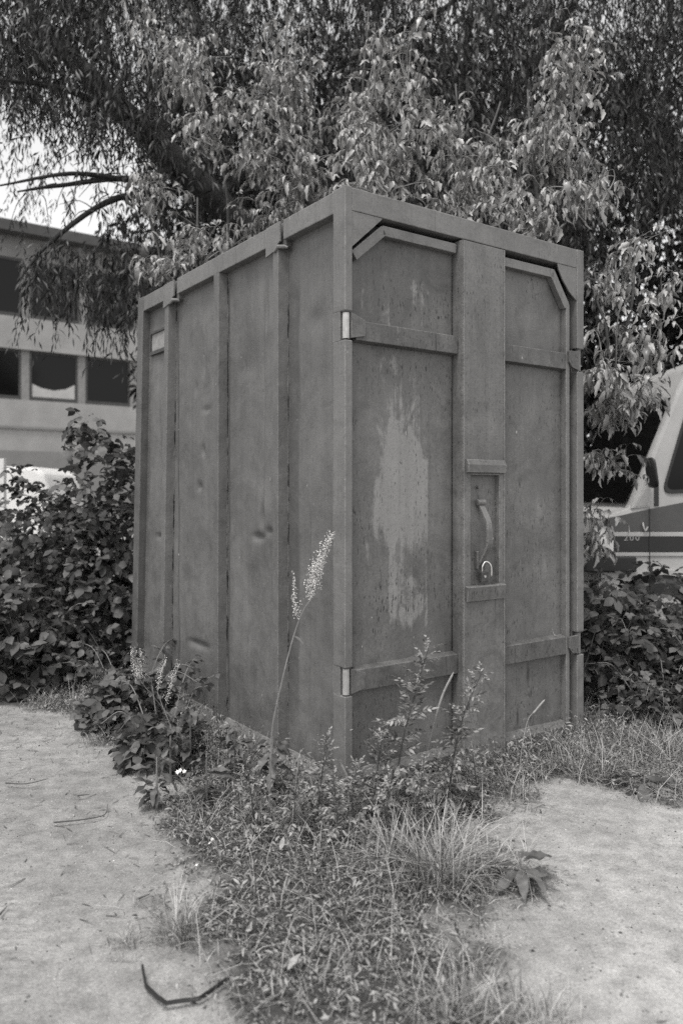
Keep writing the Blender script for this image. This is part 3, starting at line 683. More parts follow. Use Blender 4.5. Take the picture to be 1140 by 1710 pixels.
PA = np.concatenate([P1, P2, P3])-WB; RA = np.concatenate([R1, R2, R3])
o = masses('crown', [(NL, PA, RA)], M['leaf_willow'], WIL); o['kind'] = 'stuff'
print('willow leaves', len(PA))

# ------------------------------------------------------------------ box elder saplings with individual compound leaves
SAP_GROUP = 'box elder saplings round the container'
def sapling(label, base, stems, clusters, nmax=300, group=SAP_GROUP, seed=0, tall=True):
    base = np.array(base, float); S = empty('box_elder_sapling', tuple(base)); tag(S, label, 'sapling', group)
    for P in stems: limb('stem', rel([base]+P, base), .022, .006, S, M['twig_dark'], 6, 5)
    spots = []
    for (px, py, d, rx, ry, rd, ns) in clusters:
        c = at(px, py, d); s = d/FPX
        for i in range(max(3, int(ns*.95))):
            th, ph = U(0, 6.283), U(-1, 1); rr = U(.35, 1)**.6
            e = c+np.array([math.cos(th)*rx*s*rr, ph*rd, math.sin(th)*ry*s*rr])
            root = c+np.array([U(-.25, .25)*rx*s, U(-.3, .3)*rd, -ry*s*U(.5, 1.15)])
            dirv = e-root; L_ = np.linalg.norm(dirv)+1e-6
            mid = (root+e)/2+np.array([U(-.08, .08), U(-.08, .08), .18*L_])
            pts = spline([root, mid, e], 6)
            MB().tube([tuple(p-base) for p in pts], list(np.linspace(.005, .0015, len(pts))), 5).build('shoot', M['twig'], S)
            nodes = max(3, int(L_/.085)); odd = U(0, 3)
            for k_ in range(nodes):
                t = (k_+1)/nodes; q = pts[min(len(pts)-1, int(t*(len(pts)-1)))]
                a0 = odd+k_*math.pi/2
                for s_ in (0, math.pi):
                    if U(0, 1) < .1: continue
                    spots.append((q, a0+s_+U(-.4, .4), U(-.4, .4), U(-.35, .3)-.35*(t > .85), U(.65, 1.2)*(1.0 if t < .85 else .7)))
    random.shuffle(spots); spots.sort(key=lambda s: s[0][1])
    for (q, a, tx_, ty_, sc) in spots[:nmax]:
        place(random.choice(CM), 'leaf', S, q-base, rot(tx_, ty_, a), sc)
    if len(spots) > nmax:
        gs = [[[], []] for _ in CT]
        for (q, a, tx_, ty_, sc) in spots[nmax:]:
            j = random.randrange(len(CT)); gs[j][0].append(q-base); gs[j][1].append(rot(tx_, ty_, a)*sc)
        f_ = masses('foliage', [(CT[j], np.array(gs[j][0]), np.array(gs[j][1])) for j in range(len(CT)) if gs[j][0]], M['leaf_elder'], S); f_['kind'] = 'stuff'
    return S, len(spots)
tot = []
def sp(*a, **k_): tot.append(sapling(*a, **k_)[1])
sp('leafy sapling rising behind the near top corner of the container', (-.35, 6.5, 0), [[(-.35, 6.4, 2.2), at(485, 260, 5.9), at(480, 60, 5.7)], [(-.3, 6.5, 2.0), at(520, 240, 5.8), at(515, 30, 5.6)]],
   [(485, 110, 5.5, 60, 90, .45, 16), (500, 240, 5.3, 75, 80, .5, 17), (455, 330, 5.4, 70, 50, .4, 9)])
sp('sapling with pale whips rising above the left leaf of the doors', (.45, 6.0, 0), [[(.45, 5.9, 2.2), at(650, 270, 5.5), at(690, 40, 5.3)], [(.5, 5.9, 2.3), at(610, 240, 5.4), at(615, 20, 5.3)]],
   [(615, 120, 5.2, 70, 90, .4, 14), (640, 240, 4.9, 85, 70, .45, 18), (690, 110, 5.2, 60, 70, .4, 9), (620, 300, 4.6, 80, 35, .4, 9)])
sp('sapling rising over the middle of the container front top edge', (.85, 5.6, 0), [[(.85, 5.5, 2.2), at(770, 290, 5.2), at(760, 140, 5.2)], [(.9, 5.5, 2.2), at(800, 300, 5.2), at(835, 170, 5.3)]],
   [(750, 210, 5.4, 60, 80, .4, 9), (770, 300, 4.9, 85, 55, .45, 15), (830, 260, 5.2, 55, 70, .4, 8), (720, 345, 4.6, 90, 35, .35, 10)])
sp('bushy sapling with bright hanging leaves above the right top corner of the container', (1.3, 5.0, 0), [[(1.3, 5.0, 2.0), at(920, 270, 4.9), at(945, 70, 4.9)], [(1.35, 5.0, 2.0), at(890, 280, 4.8), at(880, 150, 4.9)]],
   [(945, 105, 4.9, 55, 65, .35, 12), (920, 215, 4.8, 85, 75, .45, 19), (880, 335, 4.5, 80, 55, .4, 14), (985, 290, 4.8, 50, 70, .4, 9)])
sp('sapling with drooping sprays reaching left over the willow trunk', (-.9, 6.4, 0), [[(-.95, 6.3, 2.0), at(380, 330, 6.0), at(320, 130, 5.8)]],
   [(320, 105, 5.6, 70, 60, .4, 11), (360, 190, 5.5, 75, 60, .4, 13), (425, 235, 5.5, 50, 70, .4, 9), (270, 40, 5.7, 60, 50, .4, 6)])
sp('low sapling leaning over the rear top edge of the container', (-1.2, 6.2, 0), [[(-1.2, 6.1, 2.0), at(270, 440, 5.5), at(240, 330, 5.4)], [(-1.1, 6.1, 2.1), at(330, 420, 5.5), at(330, 330, 5.5)]],
   [(250, 325, 5.4, 65, 40, .3, 7), (330, 390, 5.4, 70, 40, .35, 10), (270, 430, 5.3, 60, 45, .35, 9), (390, 385, 5.5, 35, 30, .3, 4)])
sp('broad leafy sapling hanging beside the right edge of the container', (1.42, 5.3, 0), [[(1.45, 5.25, 1.5), at(1040, 560, 4.7), at(1060, 420, 4.7)], [(1.4, 5.3, 1.5), at(1010, 600, 4.7), at(990, 480, 4.7)]],
   [(1030, 440, 4.6, 55, 60, .3, 9), (1080, 560, 4.6, 60, 60, .35, 10), (1010, 580, 4.5, 40, 70, .3, 9), (1035, 665, 4.7, 60, 50, .35, 13), (990, 730, 4.8, 25, 45, .25, 5), (992, 885, 4.9, 18, 55, .2, 9), (1045, 770, 5.0, 30, 30, .2, 3), (1065, 655, 4.9, 55, 32, .25, 9), (1110, 470, 4.8, 40, 60, .3, 5)])
print('compound leaves', tot)

# dense dark trees closing the view behind the van and the willow
def shade_tree(label, base, c, r, n, seed):
    base = np.array(base, float); T = empty('shade_tree', tuple(base)); tag(T, label, 'tree', 'dark trees behind the van')
    limb('trunk', [(0, 0, 0), (.1, .1, c[2]*.5), (0, .2, c[2])], .16, .06, T, M['bark'])
    rr = RNG.normal(size=(n, 3)); rr /= np.linalg.norm(rr, axis=1)[:, None]; rr *= (U(.25, 1, n)**.5)[:, None]
    lump = 1+.25*np.sin(rr[:, :1]*7+seed)*np.cos(rr[:, 2:]*6+seed*2)
    P = np.array(c)-base+np.array([0, 0, base[2]])+rr*np.array(r)*lump
    tp = leaf_tpl(.15, .05, 3, .2, .3)
    f_ = masses('crown', [(tp, P, eul(U(-.9, .9, n), U(-.2, 1.2, n), U(0, 6.28, n))*U(.8, 1.6, n)[:, None, None])], M['leaf_willow'], T); f_['kind'] = 'stuff'
shade_tree('dense dark tree behind the bonnet of the old van', (2.6, 9.6, 0), (2.6, 9.6, 1.9), (1.9, 1.1, 1.7), 9000, 1)
shade_tree('dark tree standing behind the roof of the old van', (5.2, 10.2, 0), (5.2, 10.2, 2.6), (2.2, 1.2, 2.4), 9000, 2)
shade_tree('dark tree crown between the willow and the container top', (.4, 11.5, 0), (.2, 11.5, 4.6), (3.4, 1.3, 3.4), 30000, 3)
shade_tree('dark tree crown right of the willow high above the van', (3.4, 12.0, 0), (3.6, 12.0, 5.6), (3.0, 1.2, 3.0), 13000, 4)

# ------------------------------------------------------------------ brambles
def trifoliate(seed):
    r = np.random.default_rng(seed); parts = [stemtri([(0, 0, 0), (.03, 0, .004), (.06, 0, .002)], .0013)]
    for yaw, L_, p in ((0, .085, .06), (1.25, .07, .05), (-1.25, .07, .05)):
        v, f = leaf_tpl(L_*r.uniform(.9, 1.15), .058*r.uniform(.9, 1.1), 5, r.uniform(.05, .3), r.uniform(.1, .45), .45, .1)
        parts.append((v @ rot(r.uniform(-.2, .2), r.uniform(0, .3), yaw+r.uniform(-.2, .2)).T+np.array((p, 0, .002)), f))
    return join(parts)
BT = [trifoliate(i) for i in range(5)]; BM_ = []
for v, f in BT:
    m_ = np_mesh('bramble_leaf', v, f); m_.materials.append(M['leaf_bramble']); BM_.append(m_)
def bramble(label, c, r, n, nmax, top, group, size=1.0):
    """mound: c base centre (x,y), r half sizes, top height; leaves lie over the mound surface and inside it"""
    B = empty('bramble_bush', (c[0], c[1], 0)); tag(B, label, 'bramble', group); spots = []
    for i in range(n):
        th = U(0, 6.283); q = U(0, 1)**.5; x, y = math.cos(th)*q*r[0], math.sin(th)*q*r[1]
        h = top*(1-q*q)**.55*(1+.25*math.sin(x*6+c[1])*math.cos(y*5+c[0])); z = h*(1-U(0, 1)**2.2*.85)
        tilt = -.7*q+U(-.35, .35)
        spots.append((np.array([x, y, max(.03, z)]), rot(U(-.8, .8), U(-.6, 1.2), math.atan2(y, x)+U(-1.8, 1.8)), U(.4, 1.4)*size))
    for i in range(9):          # stray shoots reaching out of the mound
        th = U(0, 6.283); a = np.array([math.cos(th)*r[0]*.5, math.sin(th)*r[1]*.5, top*.6]); e = a+np.array([math.cos(th)*U(.1, .4), math.sin(th)*U(.1, .4), U(.05, .3)])
        pts = spline([a, (a+e)/2+np.array([0, 0, .08]), e], 5); MB().tube([tuple(p) for p in pts], list(np.linspace(.003, .001, len(pts))), 4).build('cane', M['twig'], B)
        for q in pts[3:]: spots.append((np.array(q), rot(U(-.8, .8), U(-.6, .9), U(0, 6.28)), U(.4, .8)*size))
    spots.sort(key=lambda s: (s[0][1]*.5-s[0][2]*.3))
    for q, R_, sc in spots[:nmax]: place(random.choice(BM_), 'leaf', B, q, R_, sc)
    gs = [[[], []] for _ in BT]
    for q, R_, sc in spots[nmax:]:
        j = random.randrange(len(BT)); gs[j][0].append(q); gs[j][1].append(R_*sc)
    if spots[nmax:]:
        f_ = masses('foliage', [(BT[j], np.array(gs[j][0]), np.array(gs[j][1])) for j in range(len(BT)) if gs[j][0]], M['leaf_bramble'], B); f_['kind'] = 'stuff'
    for i in range(5):
        th = U(0, 6.28); a = np.array([U(-.3, .3)*r[0], U(-.3, .3)*r[1], 0]); e = np.array([math.cos(th)*r[0]*.95, math.sin(th)*r[1]*.95, top*.35])
        MB().tube(spline([a, (a+e)/2+np.array([0, 0, top*.5]), e], 5), .003, 5).build('cane', M['twig_dark'], B)
LG = 'bramble bushes left of the container'
bramble('low front of the bramble bank spilling onto the path at far left', (-2.15, 5.2), (.62, .42), 800, 260, .62, LG, .85)
bramble('tall bramble bush pressed against the rear corner of the container', (-1.68, 5.75), (.62, .5), 1500, 300, 1.70, LG, .8)
bramble('bramble bush in the middle of the bank below the office building', (-2.25, 6.1), (.75, .6), 1200, 260, 1.30, LG, .85)
bramble('farthest bramble bush of the bank beside the white post', (-3.3, 6.9), (.9, .7), 1000, 160, 1.18, LG, .8)
bramble('low bramble mound hiding the rear foot of the container', (-1.14, 4.32), (.27, .26), 380, 260, .32, LG, .68)
bramble('creeping bramble under the third rib of the container', (-.86, 3.76), (.19, .2), 220, 200, .22, LG, .6)
RG = 'bramble bushes right of the container'
bramble('bramble bush growing in front of the wheel of the old van', (2.15, 5.2), (.55, .45), 640, 240, .68, RG, .8)
bramble('bramble bush tight beside the right post of the container', (1.6, 4.75), (.32, .35), 380, 200, .74, RG, .8)
bramble('lower bramble bush at the right edge of the photo', (2.35, 4.75), (.45, .4), 380, 180, .40, RG, .8)
bramble('ankle-high bramble spreading in front of the right post', (1.78, 4.32), (.34, .22), 260, 200, .24, RG, .6)
bramble('low bramble patch at the right photo edge before the dock plant', (2.35, 4.2), (.4, .26), 260, 180, .26, RG, .6)
# ------------------------------------------------------------------ weeds, grass and straw
def gh(x, y): return gheight(np.atleast_1d(np.asarray(x, float)), np.atleast_1d(np.asarray(y, float)))
def con_local(x, y):
    a = x-P0[0]; b = y-P0[1]; return CA*a+SA*b, -SA*a+CA*b
def scatter(n, x0, x1, y0, y1, power=1.0, extra=None):
    """ground points weighted by how overgrown the spot is, kept out of the container"""
    out = []; c = 0
    while c < n:
        x = U(x0, x1, n*2); y = U(y0, y1, n*2); p = weedness(x, y)**power
        if extra is not None: p = p*extra(x, y)
        u, v = con_local(x, y); inside = (u > -.0) & (u < CW+.0) & (v > .0) & (v < CL+.12)
        k_ = (RNG.random(n*2) < p) & ~inside; out.append(np.stack([x[k_], y[k_]], -1)); c += int(k_.sum())
    P = np.concatenate(out)[:n]; return np.concatenate([P, gh(P[:, 0], P[:, 1])[:, None]-.004], 1)
def blades(P, h, lean, wid, az=None, curve=1.0):
    """curved grass blades as one array of triangles"""
    n = len(P); az = U(0, 6.283, n) if az is None else az; T = np.array([0, .35, .7, 1.0]); W_ = np.array([.8, 1, .65])
    d = np.stack([np.cos(az), np.sin(az)], -1); s = np.stack([-np.sin(az), np.cos(az)], -1); V = np.zeros((n, 7, 3)); tw = U(-.8, .8, n)
    for i, t in enumerate(T):
        bend = lean*h*t**(1+curve); c = P.copy(); c[:, :2] += d*bend[:, None]; c[:, 2] += h*t*np.sqrt(np.clip(1-(lean*t*.6)**2, .15, 1))
        if i < 3:
            side = np.concatenate([s*np.cos(tw)[:, None], np.zeros((n, 1))], 1)*(wid*W_[i]/2)[:, None]+np.concatenate([d*np.sin(tw)[:, None], np.zeros((n, 1))], 1)*(wid*W_[i]/2)[:, None]
            V[:, 2*i] = c-side; V[:, 2*i+1] = c+side
        else: V[:, 6] = c
    F0 = np.array([(0, 1, 3), (0, 3, 2), (2, 3, 5), (2, 5, 4), (4, 5, 6)]); F = F0[None]+(np.arange(n)*7)[:, None, None]
    return V.reshape(-1, 3), F.reshape(-1, 3)
def near_con(x, y):
    u, v = con_local(x, y); d = np.hypot(np.maximum(0, np.maximum(-u, u-CW)), np.maximum(0, np.maximum(-v, v-CL))); return np.exp(-(d/.35)**2)
FX = (-1.9, 2.9, 1.55, 5.4)
# grass
P = scatter(26000, *FX, 1.0); nc = near_con(P[:, 0], P[:, 1]); n = len(P)
far = np.clip((P[:, 1]-1.5)/3, .5, 1.2)
h = U(.02, .085, n)*(.75+.9*nc)*far; v1, f1 = blades(P, h, U(.2, 1.5, n), U(.0012, .0032, n))
P = scatter(5200, *FX, 1.0, lambda x, y: .10+near_con(x, y)); n = len(P); v2, f2 = blades(P, U(.06, .19, n), U(.2, 1.3, n), U(.0014, .0032, n))
V, F = join([(v1, f1), (v2, f2)]); tag(link('grass', np_mesh('grass', V, F), M['grass']), 'short wild grass growing in front of the container', 'grass', kind='stuff')
# dry straw and dead stalks
P = scatter(5500, *FX, .7); n = len(P); P[:, 2] += U(.0, .035, n); v1, f1 = blades(P, U(.02, .07, n), U(1.5, 3.5, n), U(.0010, .0028, n), curve=.3)
P = scatter(1300, .35, 1.9, 2.6, 4.1, 1.0, lambda x, y: .2+0*x); n = len(P); P[:, 2] += U(.0, .03, n); v2, f2 = blades(P, U(.03, .10, n), U(1.5, 4, n), U(.0015, .004, n), curve=.3)
P = scatter(600, *FX, 1.0); n = len(P); v3, f3 = blades(P, U(.08, .22, n), U(.3, 1.4, n), U(.001, .002, n))
V, F = join([(v1, f1), (v2, f2), (v3, f3)]); tag(link('dry_straw', np_mesh('dry_straw', V, F), M['straw']), 'pale dry straw and dead stalks lying through the grass', 'straw', kind='stuff')
# low creeping weeds with small leaves
WT = leaf_tpl(.014, .006, 3, .25, .3); WT2 = leaf_tpl(.023, .0065, 3, .25, .4)
P = scatter(30000, *FX, 1.2); n = len(P); P[:, 2] += np.abs(RNG.normal(0, .028, n))*(.6+1.6*near_con(P[:, 0], P[:, 1]))+.006
P_ = scatter(15000, *FX, 1.2); n_ = len(P_); P_[:, 2] += np.abs(RNG.normal(0, .045, n_))*(.6+1.5*near_con(P_[:, 0], P_[:, 1]))+.008
Q = scatter(15000, *FX, 1.0, lambda x, y: near_con(x, y)**1.5); m_ = len(Q); Q[:, 2] += U(0, 1, m_)**1.6*.14*near_con(Q[:, 0], Q[:, 1])+.01
o = masses('creeping_weed', [(WT2, Q, eul(U(-.9, .9, m_), U(-1.0, .9, m_), U(0, 6.28, m_))*U(.6, 1.5, m_)[:, None, None]), (WT, P, eul(U(-.7, .7, n), U(-.7, .8, n), U(0, 6.28, n))*U(.6, 1.5, n)[:, None, None]), (WT2, P_, eul(U(-.7, .7, n_), U(-1.0, .7, n_), U(0, 6.28, n_))*U(.6, 1.4, n_)[:, None, None])], M['leaf_weed'])
tag(o, 'low creeping weeds with tiny leaves covering the strip before the container', 'weeds', kind='stuff')
# crumbs of gravel and leaf litter on the bare ground
ico = bmesh.new(); bmesh.ops.create_icosphere(ico, subdivisions=1, radius=1); iv = np.array([v.co[:] for v in ico.verts]); fi = np.array([[v.index for v in f.verts] for f in ico.faces]); ico.free()
n = 7000; x = U(-2.6, 2.4, n); y = 1.6+U(0, 1, n)**1.3*3.6; s = U(.0013, .0042, n)*np.where(U(0, 1, n) < .03, 1.8, 1); P = np.stack([x, y, gh(x, y)+s*.2], -1)
o = masses('gravel', [((iv*np.array([1, .8, .55]), fi), P, eul(U(-.4, .4, n), U(-.4, .4, n), U(0, 6.28, n))*s[:, None, None])], leafmat('gravel_crumb', .26, 0.0, .9, .8, 1.0)); tag(o, 'fine gravel crumbs strewn over the pale ground', 'gravel', kind='stuff')
n = 3200; x = U(-2.3, -.4, n); y = U(2.0, 5.0, n); keep = (RNG.random(n) < np.clip((y-1.9)/3, .1, 1)*(.25+fbm(x, y, 3, 77))); x, y = x[keep], y[keep]; n = len(x); P = np.stack([x, y, gh(x, y)+.003], -1)
v1, f1 = blades(P, U(.003, .012, n), U(3, 9, n), U(.0015, .005, n), curve=.2)
tag(link('leaf_litter', np_mesh('leaf_litter', v1, f1), simple('brown_litter', .09, .9, .5, 40)), 'dark crumbs of leaf litter on the path by the brambles', 'litter', kind='stuff')

# grass tufts, each one plant
def tuft(label, px, py, n, hmin, hmax, spread, lean, mat='grass'):
    c = gnd(px, py); P = np.tile(np.array([0, 0, 0.]), (n, 1)); a = U(0, 6.283, n); q = U(0, 1, n)**.7*spread; P[:, 0] = np.cos(a)*q+RNG.normal(0, spread*.6, n); P[:, 1] = np.sin(a)*q+RNG.normal(0, spread*.6, n)
    z = float(gh(c[0], c[1])[0]); v, f = blades(P, U(hmin*.5, hmax, n), U(.15, 1.35, n)*lean, U(.0014, .0036, n), a+RNG.normal(0, 1.0, n), .7)
    o = link('grass_tuft', np_mesh('grass_tuft', v, f), M[mat]); o.location = (c[0], c[1], z-.004); tag(o, label, 'grass tuft', 'grass tufts in front of the container'); return o
tuft('big fountain-like grass tuft below the joint of the doors', 735, 1470, 380, .12, .27, .06, 1.5)
tuft('grass tuft with long arching blades just left of the big tuft', 655, 1440, 240, .10, .24, .06, 1.5)
tuft('dark grass tuft at the left edge of the weeds above the bent black strip', 300, 1560, 200, .06, .14, .045, 1.1)
tuft('grass tuft at the bottom edge of the photo right of centre', 770, 1705, 260, .06, .14, .06, 1.2)
tuft('thin grass tuft at the lower right end of the weed strip', 900, 1700, 150, .05, .11, .06, 1.3)
tuft('grass tuft at the foot of the right container post', 985, 1290, 200, .10, .24, .08, 1.4)
tuft('grass tuft at the right edge of the photo below the brambles', 1100, 1265, 220, .10, .22, .12, 1.4)
tuft('small sparse grass tuft alone on the pale path at left', 210, 1575, 70, .02, .06, .04, 1.3)

# mugwort: stem with deeply cut leaves
def cutleaf(seed, L_=.07, wide=.012):
    r = np.random.default_rng(seed); parts = [stemtri([(0, 0, 0), (L_*.5, 0, .004), (L_, 0, -.004)], .0008)]
    for i in range(4):
        x = L_*(.28+.2*i)
        for s in (-1, 1):
            v, f = leaf_tpl(L_*r.uniform(.30, .5)*(1-.12*i), wide*.55, 3, .1, r.uniform(.1, .5)); parts.append((v @ rot(0, r.uniform(-.1, .3), s*r.uniform(.5, .9)).T+np.array((x, 0, .003)), f))
    v, f = leaf_tpl(L_*.35, wide*.6, 3, .1, .3); parts.append((v+np.array((L_, 0, -.004)), f))
    return join(parts)
MT = []
for i in range(4):
    m_ = np_mesh('mugwort_leaf', *cutleaf(200+i, .075, .017)); m_.materials.append(M['leaf_weed']); MT.append(m_)
def mugwort(label, pts, d, nleaf, size=1.0):
    W_ = [at(px, py, d) for px, py in pts]; b = W_[0].copy(); z = float(gh(b[0], b[1])[0]); b = np.array([b[0], b[1], z]); W_[0] = b
    E_ = empty('mugwort_plant', tuple(b)); tag(E_, label, 'weed', 'mugwort plants before the doors'); S = spline([w_-b for w_ in W_], 8)
    MB().tube([tuple(s) for s in S], list(np.linspace(.0045, .0012, len(S))), 6).build('stem', M['twig_dark'], E_)
    for i in range(nleaf):
        t = .1+.9*(i+U(0, .6))/nleaf; q = S[min(len(S)-1, int(t*(len(S)-1)))]; sz = size*(1.25-.75*t)*U(.8, 1.25)
        place(random.choice(MT), 'leaf', E_, q, rot(U(-.5, .5), U(-.9, .25)-.3*t+(.7 if t < .35 else 0), i*2.4+U(-.4, .4)), sz)
    return E_
mugwort('tall mugwort plant standing before the left door', [(655, 1345), (668, 1260), (690, 1165), (718, 1072)], 2.98, 64, 1.35)
mugwort('mugwort plant standing at the lower end of the cover strip', [(745, 1330), (758, 1260), (775, 1190), (806, 1118)], 3.12, 56, 1.3)
mugwort('small mugwort plant left of the near corner post', [(528, 1345), (538, 1290), (546, 1225)], 2.98, 44, .9)
mugwort('bushy low mugwort at the foot of the left door', [(618, 1350), (628, 1300), (640, 1215)], 2.95, 50, 1.15)
mugwort('short mugwort below the left end of the door sill', [(590, 1375), (588, 1330), (596, 1275)], 2.9, 36, .95)

mugwort('mugwort sprig in the weeds straight below the near corner post', [(568, 1405), (562, 1350), (556, 1288)], 2.8, 34, .9)
mugwort('mugwort sprig leaning right between the two tall mugworts', [(690, 1385), (700, 1330), (708, 1262)], 2.85, 34, .95)
mugwort('leafy mugwort in front of the left end of the door sill', [(640, 1400), (646, 1350), (655, 1290)], 2.82, 36, 1.0)
mugwort('mugwort right of the cover strip foot', [(800, 1350), (795, 1310), (788, 1250)], 3.12, 30, .9)
mugwort('mugwort left of the tall sorrel stalk', [(425, 1385), (420, 1330), (408, 1262)], 2.9, 36, .95)
mugwort('mugwort between the tall sorrel stalk and the near corner post', [(490, 1390), (492, 1340), (500, 1275)], 2.88, 34, .9)
# dock (sorrel) stalks with pale seed heads
GR = np.array([(0, 0, .5), (.5, 0, 0), (-.25, .43, 0), (-.25, -.43, 0), (0, 0, -.5)]); GF = np.array([(0, 1, 2), (0, 2, 3), (0, 3, 1), (4, 2, 1), (4, 3, 2), (4, 1, 3)])
DL = []
for i in range(3):
    v, f = leaf_tpl(.10, .026, 6, .2, .5, .35, .05); m_ = np_mesh('dock_leaf', v, f); m_.materials.append(M['leaf_dock']); DL.append(m_)
def dock(label, d, stem, heads, leaves, grp='sorrel stalks along the left side of the container'):
    W_ = [at(px, py, d) for px, py in stem]; b = W_[0].copy(); E_ = empty('sorrel_stalk', tuple(b)); tag(E_, label, 'weed', grp); S = spline([w_-b for w_ in W_], 8)
    MB().tube([tuple(s) for s in S], list(np.linspace(.0042, .0016, len(S))), 6).build('stem', M['twig'], E_)
    for hd in heads:
        H_ = spline([at(px, py, d)-b for px, py, *_ in hd[0]], 10); PP = []
        ht = MB().tube([tuple(s) for s in H_], .0011, 5).build('branch', M['twig'], E_)
        for q in range(int(hd[1]*1.9)):
            t = U(.12, 1); c = H_[int(t*(len(H_)-1))]; r_ = hd[2]*(1.05-t*.8)
            a = U(0, 6.283); br = U(0, 1); PP.append(c+np.array([math.cos(a)*r_*br, math.sin(a)*r_*br, U(0, 1)*.05*br+U(-.004, .004)]))
        PP = np.array(PP); n = len(PP); s_ = U(.004, .0068, n)
        o = masses('seed_head', [((GR, GF), PP, eul(U(-1, 1, n), U(-1, 1, n), U(0, 6.28, n))*s_[:, None, None])], M['seed'], E_); o['kind'] = 'stuff'
    for (t, a, sc, dr) in leaves: place(random.choice(DL), 'leaf', E_, S[int(t*(len(S)-1))], rot(.2, dr, a), sc)
    return E_
dock('tall sorrel stalk with pale seed heads leaning across the near side panel', 2.98, [(450, 1384), (451, 1300), (455, 1215), (468, 1150), (488, 1070), (507, 1018), (530, 990)],
     [([(520, 1002), (527, 965), (537, 935), (556, 895)], 420, .045), ([(515, 1008), (522, 985), (524, 950)], 160, .02), ([(499, 1038), (492, 1010), (490, 965)], 90, .022)],
     [(.70, -.4, .55, .3), (.6, .3, .6, -.5), (.45, 3.2, .7, .9), (.42, -.2, .6, .25), (.2, 2.6, .7, .6), (.18, .4, .8, .4), (.24, -2.6, .7, .3)])
dock('short sorrel with a fluffy pale head at the rear foot of the container', 3.95, [(310, 1248), (300, 1215), (275, 1185), (245, 1150), (234, 1135)], [([(237, 1140), (228, 1115), (222, 1092)], 240, .045), ([(232, 1134), (236, 1112), (236, 1094)], 120, .035)], [(.2, 2.6, 1.2, .5), (.1, -.6, 1.2, .6)])
dock('sorrel with two slim pale heads before the far side panel', 3.75, [(294, 1270), (285, 1215), (272, 1180), (263, 1155)], [([(263, 1158), (268, 1130), (278, 1106)], 110, .022), ([(275, 1185), (288, 1140), (300, 1112)], 100, .022)], [(.1, 2.2, 1.0, .5), (.15, -.5, 1.1, .7)])

# flowering grass spikes
for lab, d, pts in (('grass stalk with a pale spike crossing the left door strap', 3.0, [(690, 1380), (700, 1330), (712, 1260), (735, 1170), (757, 1122)]), ('bent straw stalk arching over the concrete beside the weeds', 2.95, [(880, 1390), (876, 1378), (886, 1352), (906, 1342)]),
                    ('thin stalk standing at the foot of the near corner post', 2.95, [(596, 1390), (592, 1345), (585, 1310), (568, 1272)]), ('pale stalk lying across the lower part of the right door', 3.4, [(864, 1316), (870, 1255), (880, 1204), (893, 1187), (909, 1168)])):
    W_ = [at(px, py, d) for px, py in pts]; b = W_[0].copy(); S = spline([w_-b for w_ in W_], 6)
    E_ = empty('grass_stalk', tuple(b)); tag(E_, lab, 'grass stalk'); n_ = len(S)
    MB().tube([tuple(s) for s in S], .0013, 5).build('stem', M['straw'], E_)
    MB().tube([tuple(s) for s in S[int(n_*.66):]], [.0015]+[.0042]*(len(S[int(n_*.66):])-2)+[.0012], 6).build('spike', M['straw'], E_)

# broad dock leaves
def big_leaf(L_, W_, seed, wave=.012):
    v, f = leaf_tpl(L_, W_, 12, .18, .45, .42, .05); r = np.random.default_rng(seed); v = v.copy(); v[:, 2] += wave*np.sin(v[:, 0]*70+seed)*np.sign(v[:, 1])*np.abs(v[:, 1])/(W_/2); return v, f
BL = []
for i in range(4):
    m_ = np_mesh('broad_dock_leaf', *big_leaf(.19, .062, i)); m_.materials.append(M['leaf_dock']); BL.append(m_)
def rosette(label, px, py, lst, name='dock_plant', grp=None):
    c = gnd(px, py); c[2] = float(gh(c[0], c[1])[0]); E_ = empty(name, tuple(c)); tag(E_, label, 'weed', grp)
    for (a, pitch, sc, z) in lst:
        place(random.choice(BL), 'leaf', E_, np.array([.012*math.cos(a), .012*math.sin(a), z]), rot(U(-.3, .3), pitch, a), sc)
    MB().tube([(0, 0, -.01), (.0, 0, max(z for *_, z in lst)+.005)], [.006, .003], 6).build('stem', M['twig'], E_)
    return E_
rosette('dock plant with broad dark leaves on the edge of the right concrete slab', 1075, 1318, [(-1.9, .12, .95, .03), (2.7, -.1, .9, .05), (-.3, -.1, .9, .05), (-.9, .1, .9, .035), (.5, -.3, .7, .05), (3.6, .0, .7, .02)])
rosette('plant with narrow drooping leaves spilling onto the right slab', 868, 1478, [(-.3, -.2, .62, .05), (-1.0, .1, .6, .07), (-1.7, .2, .6, .06), (.3, -.3, .6, .08), (1.2, -.2, .5, .08), (2.6, -.1, .6, .06), (-2.5, .1, .6, .05), (-.6, -.5, .5, .1)])
DG = 'drooping dock plants at the left foot of the container'
for i, (px, py, hh) in enumerate(((232, 1262, .22), (285, 1300, .26), (205, 1225, .18), (318, 1290, .30), (262, 1345, .20), (392, 1310, .26), (345, 1345, .22), (455, 1335, .26))):
    lst = [(U(0, 6.283), U(-.7, .7), U(.3, .62), hh*U(.15, 1)) for _ in range(26)]
    rosette(('leafy dock plant at the far left end of the weeds', 'dock plant with limp leaves below the second rib', 'dock plant nearest the brambles', 'dense dock plant under the side panel middle', 'low dock plant at the path edge', 'dock plant beside the tall sorrel stalk', 'spreading dock plant in front of the bottom rail', 'dock plant at the base of the tall sorrel')[i], px, py, lst, 'dock_plant', DG)
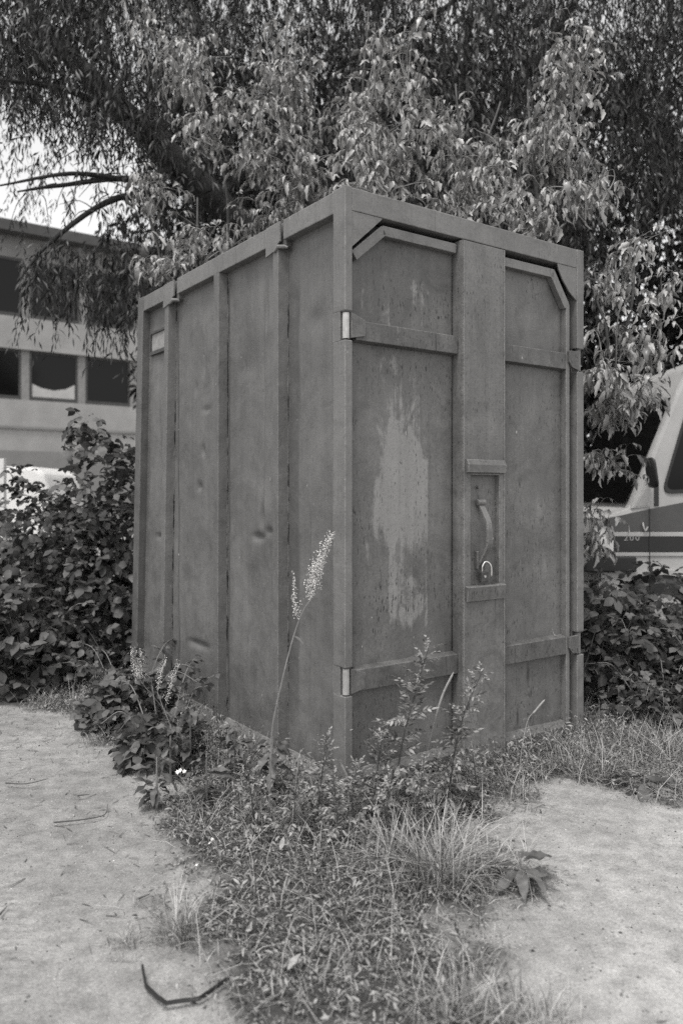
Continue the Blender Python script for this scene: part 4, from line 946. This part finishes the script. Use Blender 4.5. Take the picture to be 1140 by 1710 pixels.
for lab, px, py, a, p_ in (('pale upright single leaf in the weeds at bottom centre', 480, 1640, .6, -.9), ('pale broad leaf lying in the weeds at bottom centre', 436, 1645, 2.4, -.2), ('pale curled leaf in the middle of the weed strip', 468, 1435, 1.2, -1.0), ('pale hanging leaf before the near corner post', 497, 1365, 1.9, -1.1)):
    c = gnd(px, py); o = place(BL[1], 'fallen_leaf', None, np.array([c[0], c[1], .03]), rot(.3, p_, a), .28); o.data = o.data.copy(); o.data.materials[0] = M['pale_leaf']; tag(o, lab, 'leaf')

# small white flowers
FT = []
for i in range(5): v, f = leaf_tpl(.007, .0045, 3, .1, .1); FT.append((v @ rot(0, -.3, i*1.2566).T, f))
ft = join(FT); fm = np_mesh('white_flower', *ft); fm.materials.append(M['petal'])
for lab, px, py, z, sc, n in (('white flower cluster at the left of the weeds', 302, 1322, .09, 1.5, 7), ('white blossom on the path edge above the bent strip', 228, 1600, .01, 1.1, 2), ('two small white blossoms in the left weeds', 345, 1428, .05, 1.1, 4), ('daisy before the right foot of the container', 1013, 1292, .06, 1.2, 1), ('white blossom low in the left weeds', 330, 1460, .04, 1.1, 2)):
    c = gnd(px, py); E_ = empty('white_flower', (c[0], c[1], 0)); tag(E_, lab, 'flower')
    MB().tube([(0, 0, -.01), (0, 0, z)], .0009, 4).build('stem', M['twig'], E_)
    for q in range(n): place(fm, 'blossom', E_, np.array([U(-.012, .012)*min(n-1, 2), U(-.012, .012)*min(n-1, 2), z+U(-.008, .008)]), rot(U(.2, 1), U(-.5, .5), U(0, 6)), sc)

# bent black strip on the path
sp_ = [gnd(*p)+np.array([0, 0, z]) for p, z in (((238, 1628), .022), ((244, 1652), .008), ((262, 1668), .006), ((278, 1679), .006), ((305, 1675), .006), ((332, 1672), .006), ((355, 1658), .008), ((384, 1640), .014))]
b = sp_[3].copy(); b[2] = 0
o = MB().ribbon([tuple(p-b) for p in sp_], .010, .005, (0, .35, 1)).build('bent_strip', M['rubber']); o.location = tuple(b); tag(o, 'bent black rubber strip lying on the pale path', 'strip')
# twigs on the path
for i, (lab, pts) in enumerate((('long dark twig lying by the edge of the brambles', [(10, 1309), (45, 1310), (80, 1302)]), ('forked dark twig on the path below the brambles', [(90, 1375), (140, 1370), (175, 1362), (180, 1345)]), ('short dark stick on the path beside the dock leaves', [(130, 1330), (150, 1328)]), ('thin stick near the tyre track at the left edge', [(0, 1530), (12, 1516)]), ('little stick on the path left of the weeds', [(232, 1503), (250, 1495)]), ('dark stick lying on the straw at the right slab', [(845, 1470), (868, 1462), (880, 1448)]))):
    P = [gnd(*p)+np.array([0, 0, .004]) for p in pts]; b = P[0].copy(); b[2] = 0
    o = MB().tube([tuple(p-b) for p in spline(P, 4)] if len(P) > 2 else [tuple(p-b) for p in P], list(np.linspace(.0034, .0012, 4*(len(P)-1)+1 if len(P) > 2 else 2)), 5).build('twig', M['twig_dark']); o.location = tuple(b); tag(o, lab, 'twig')
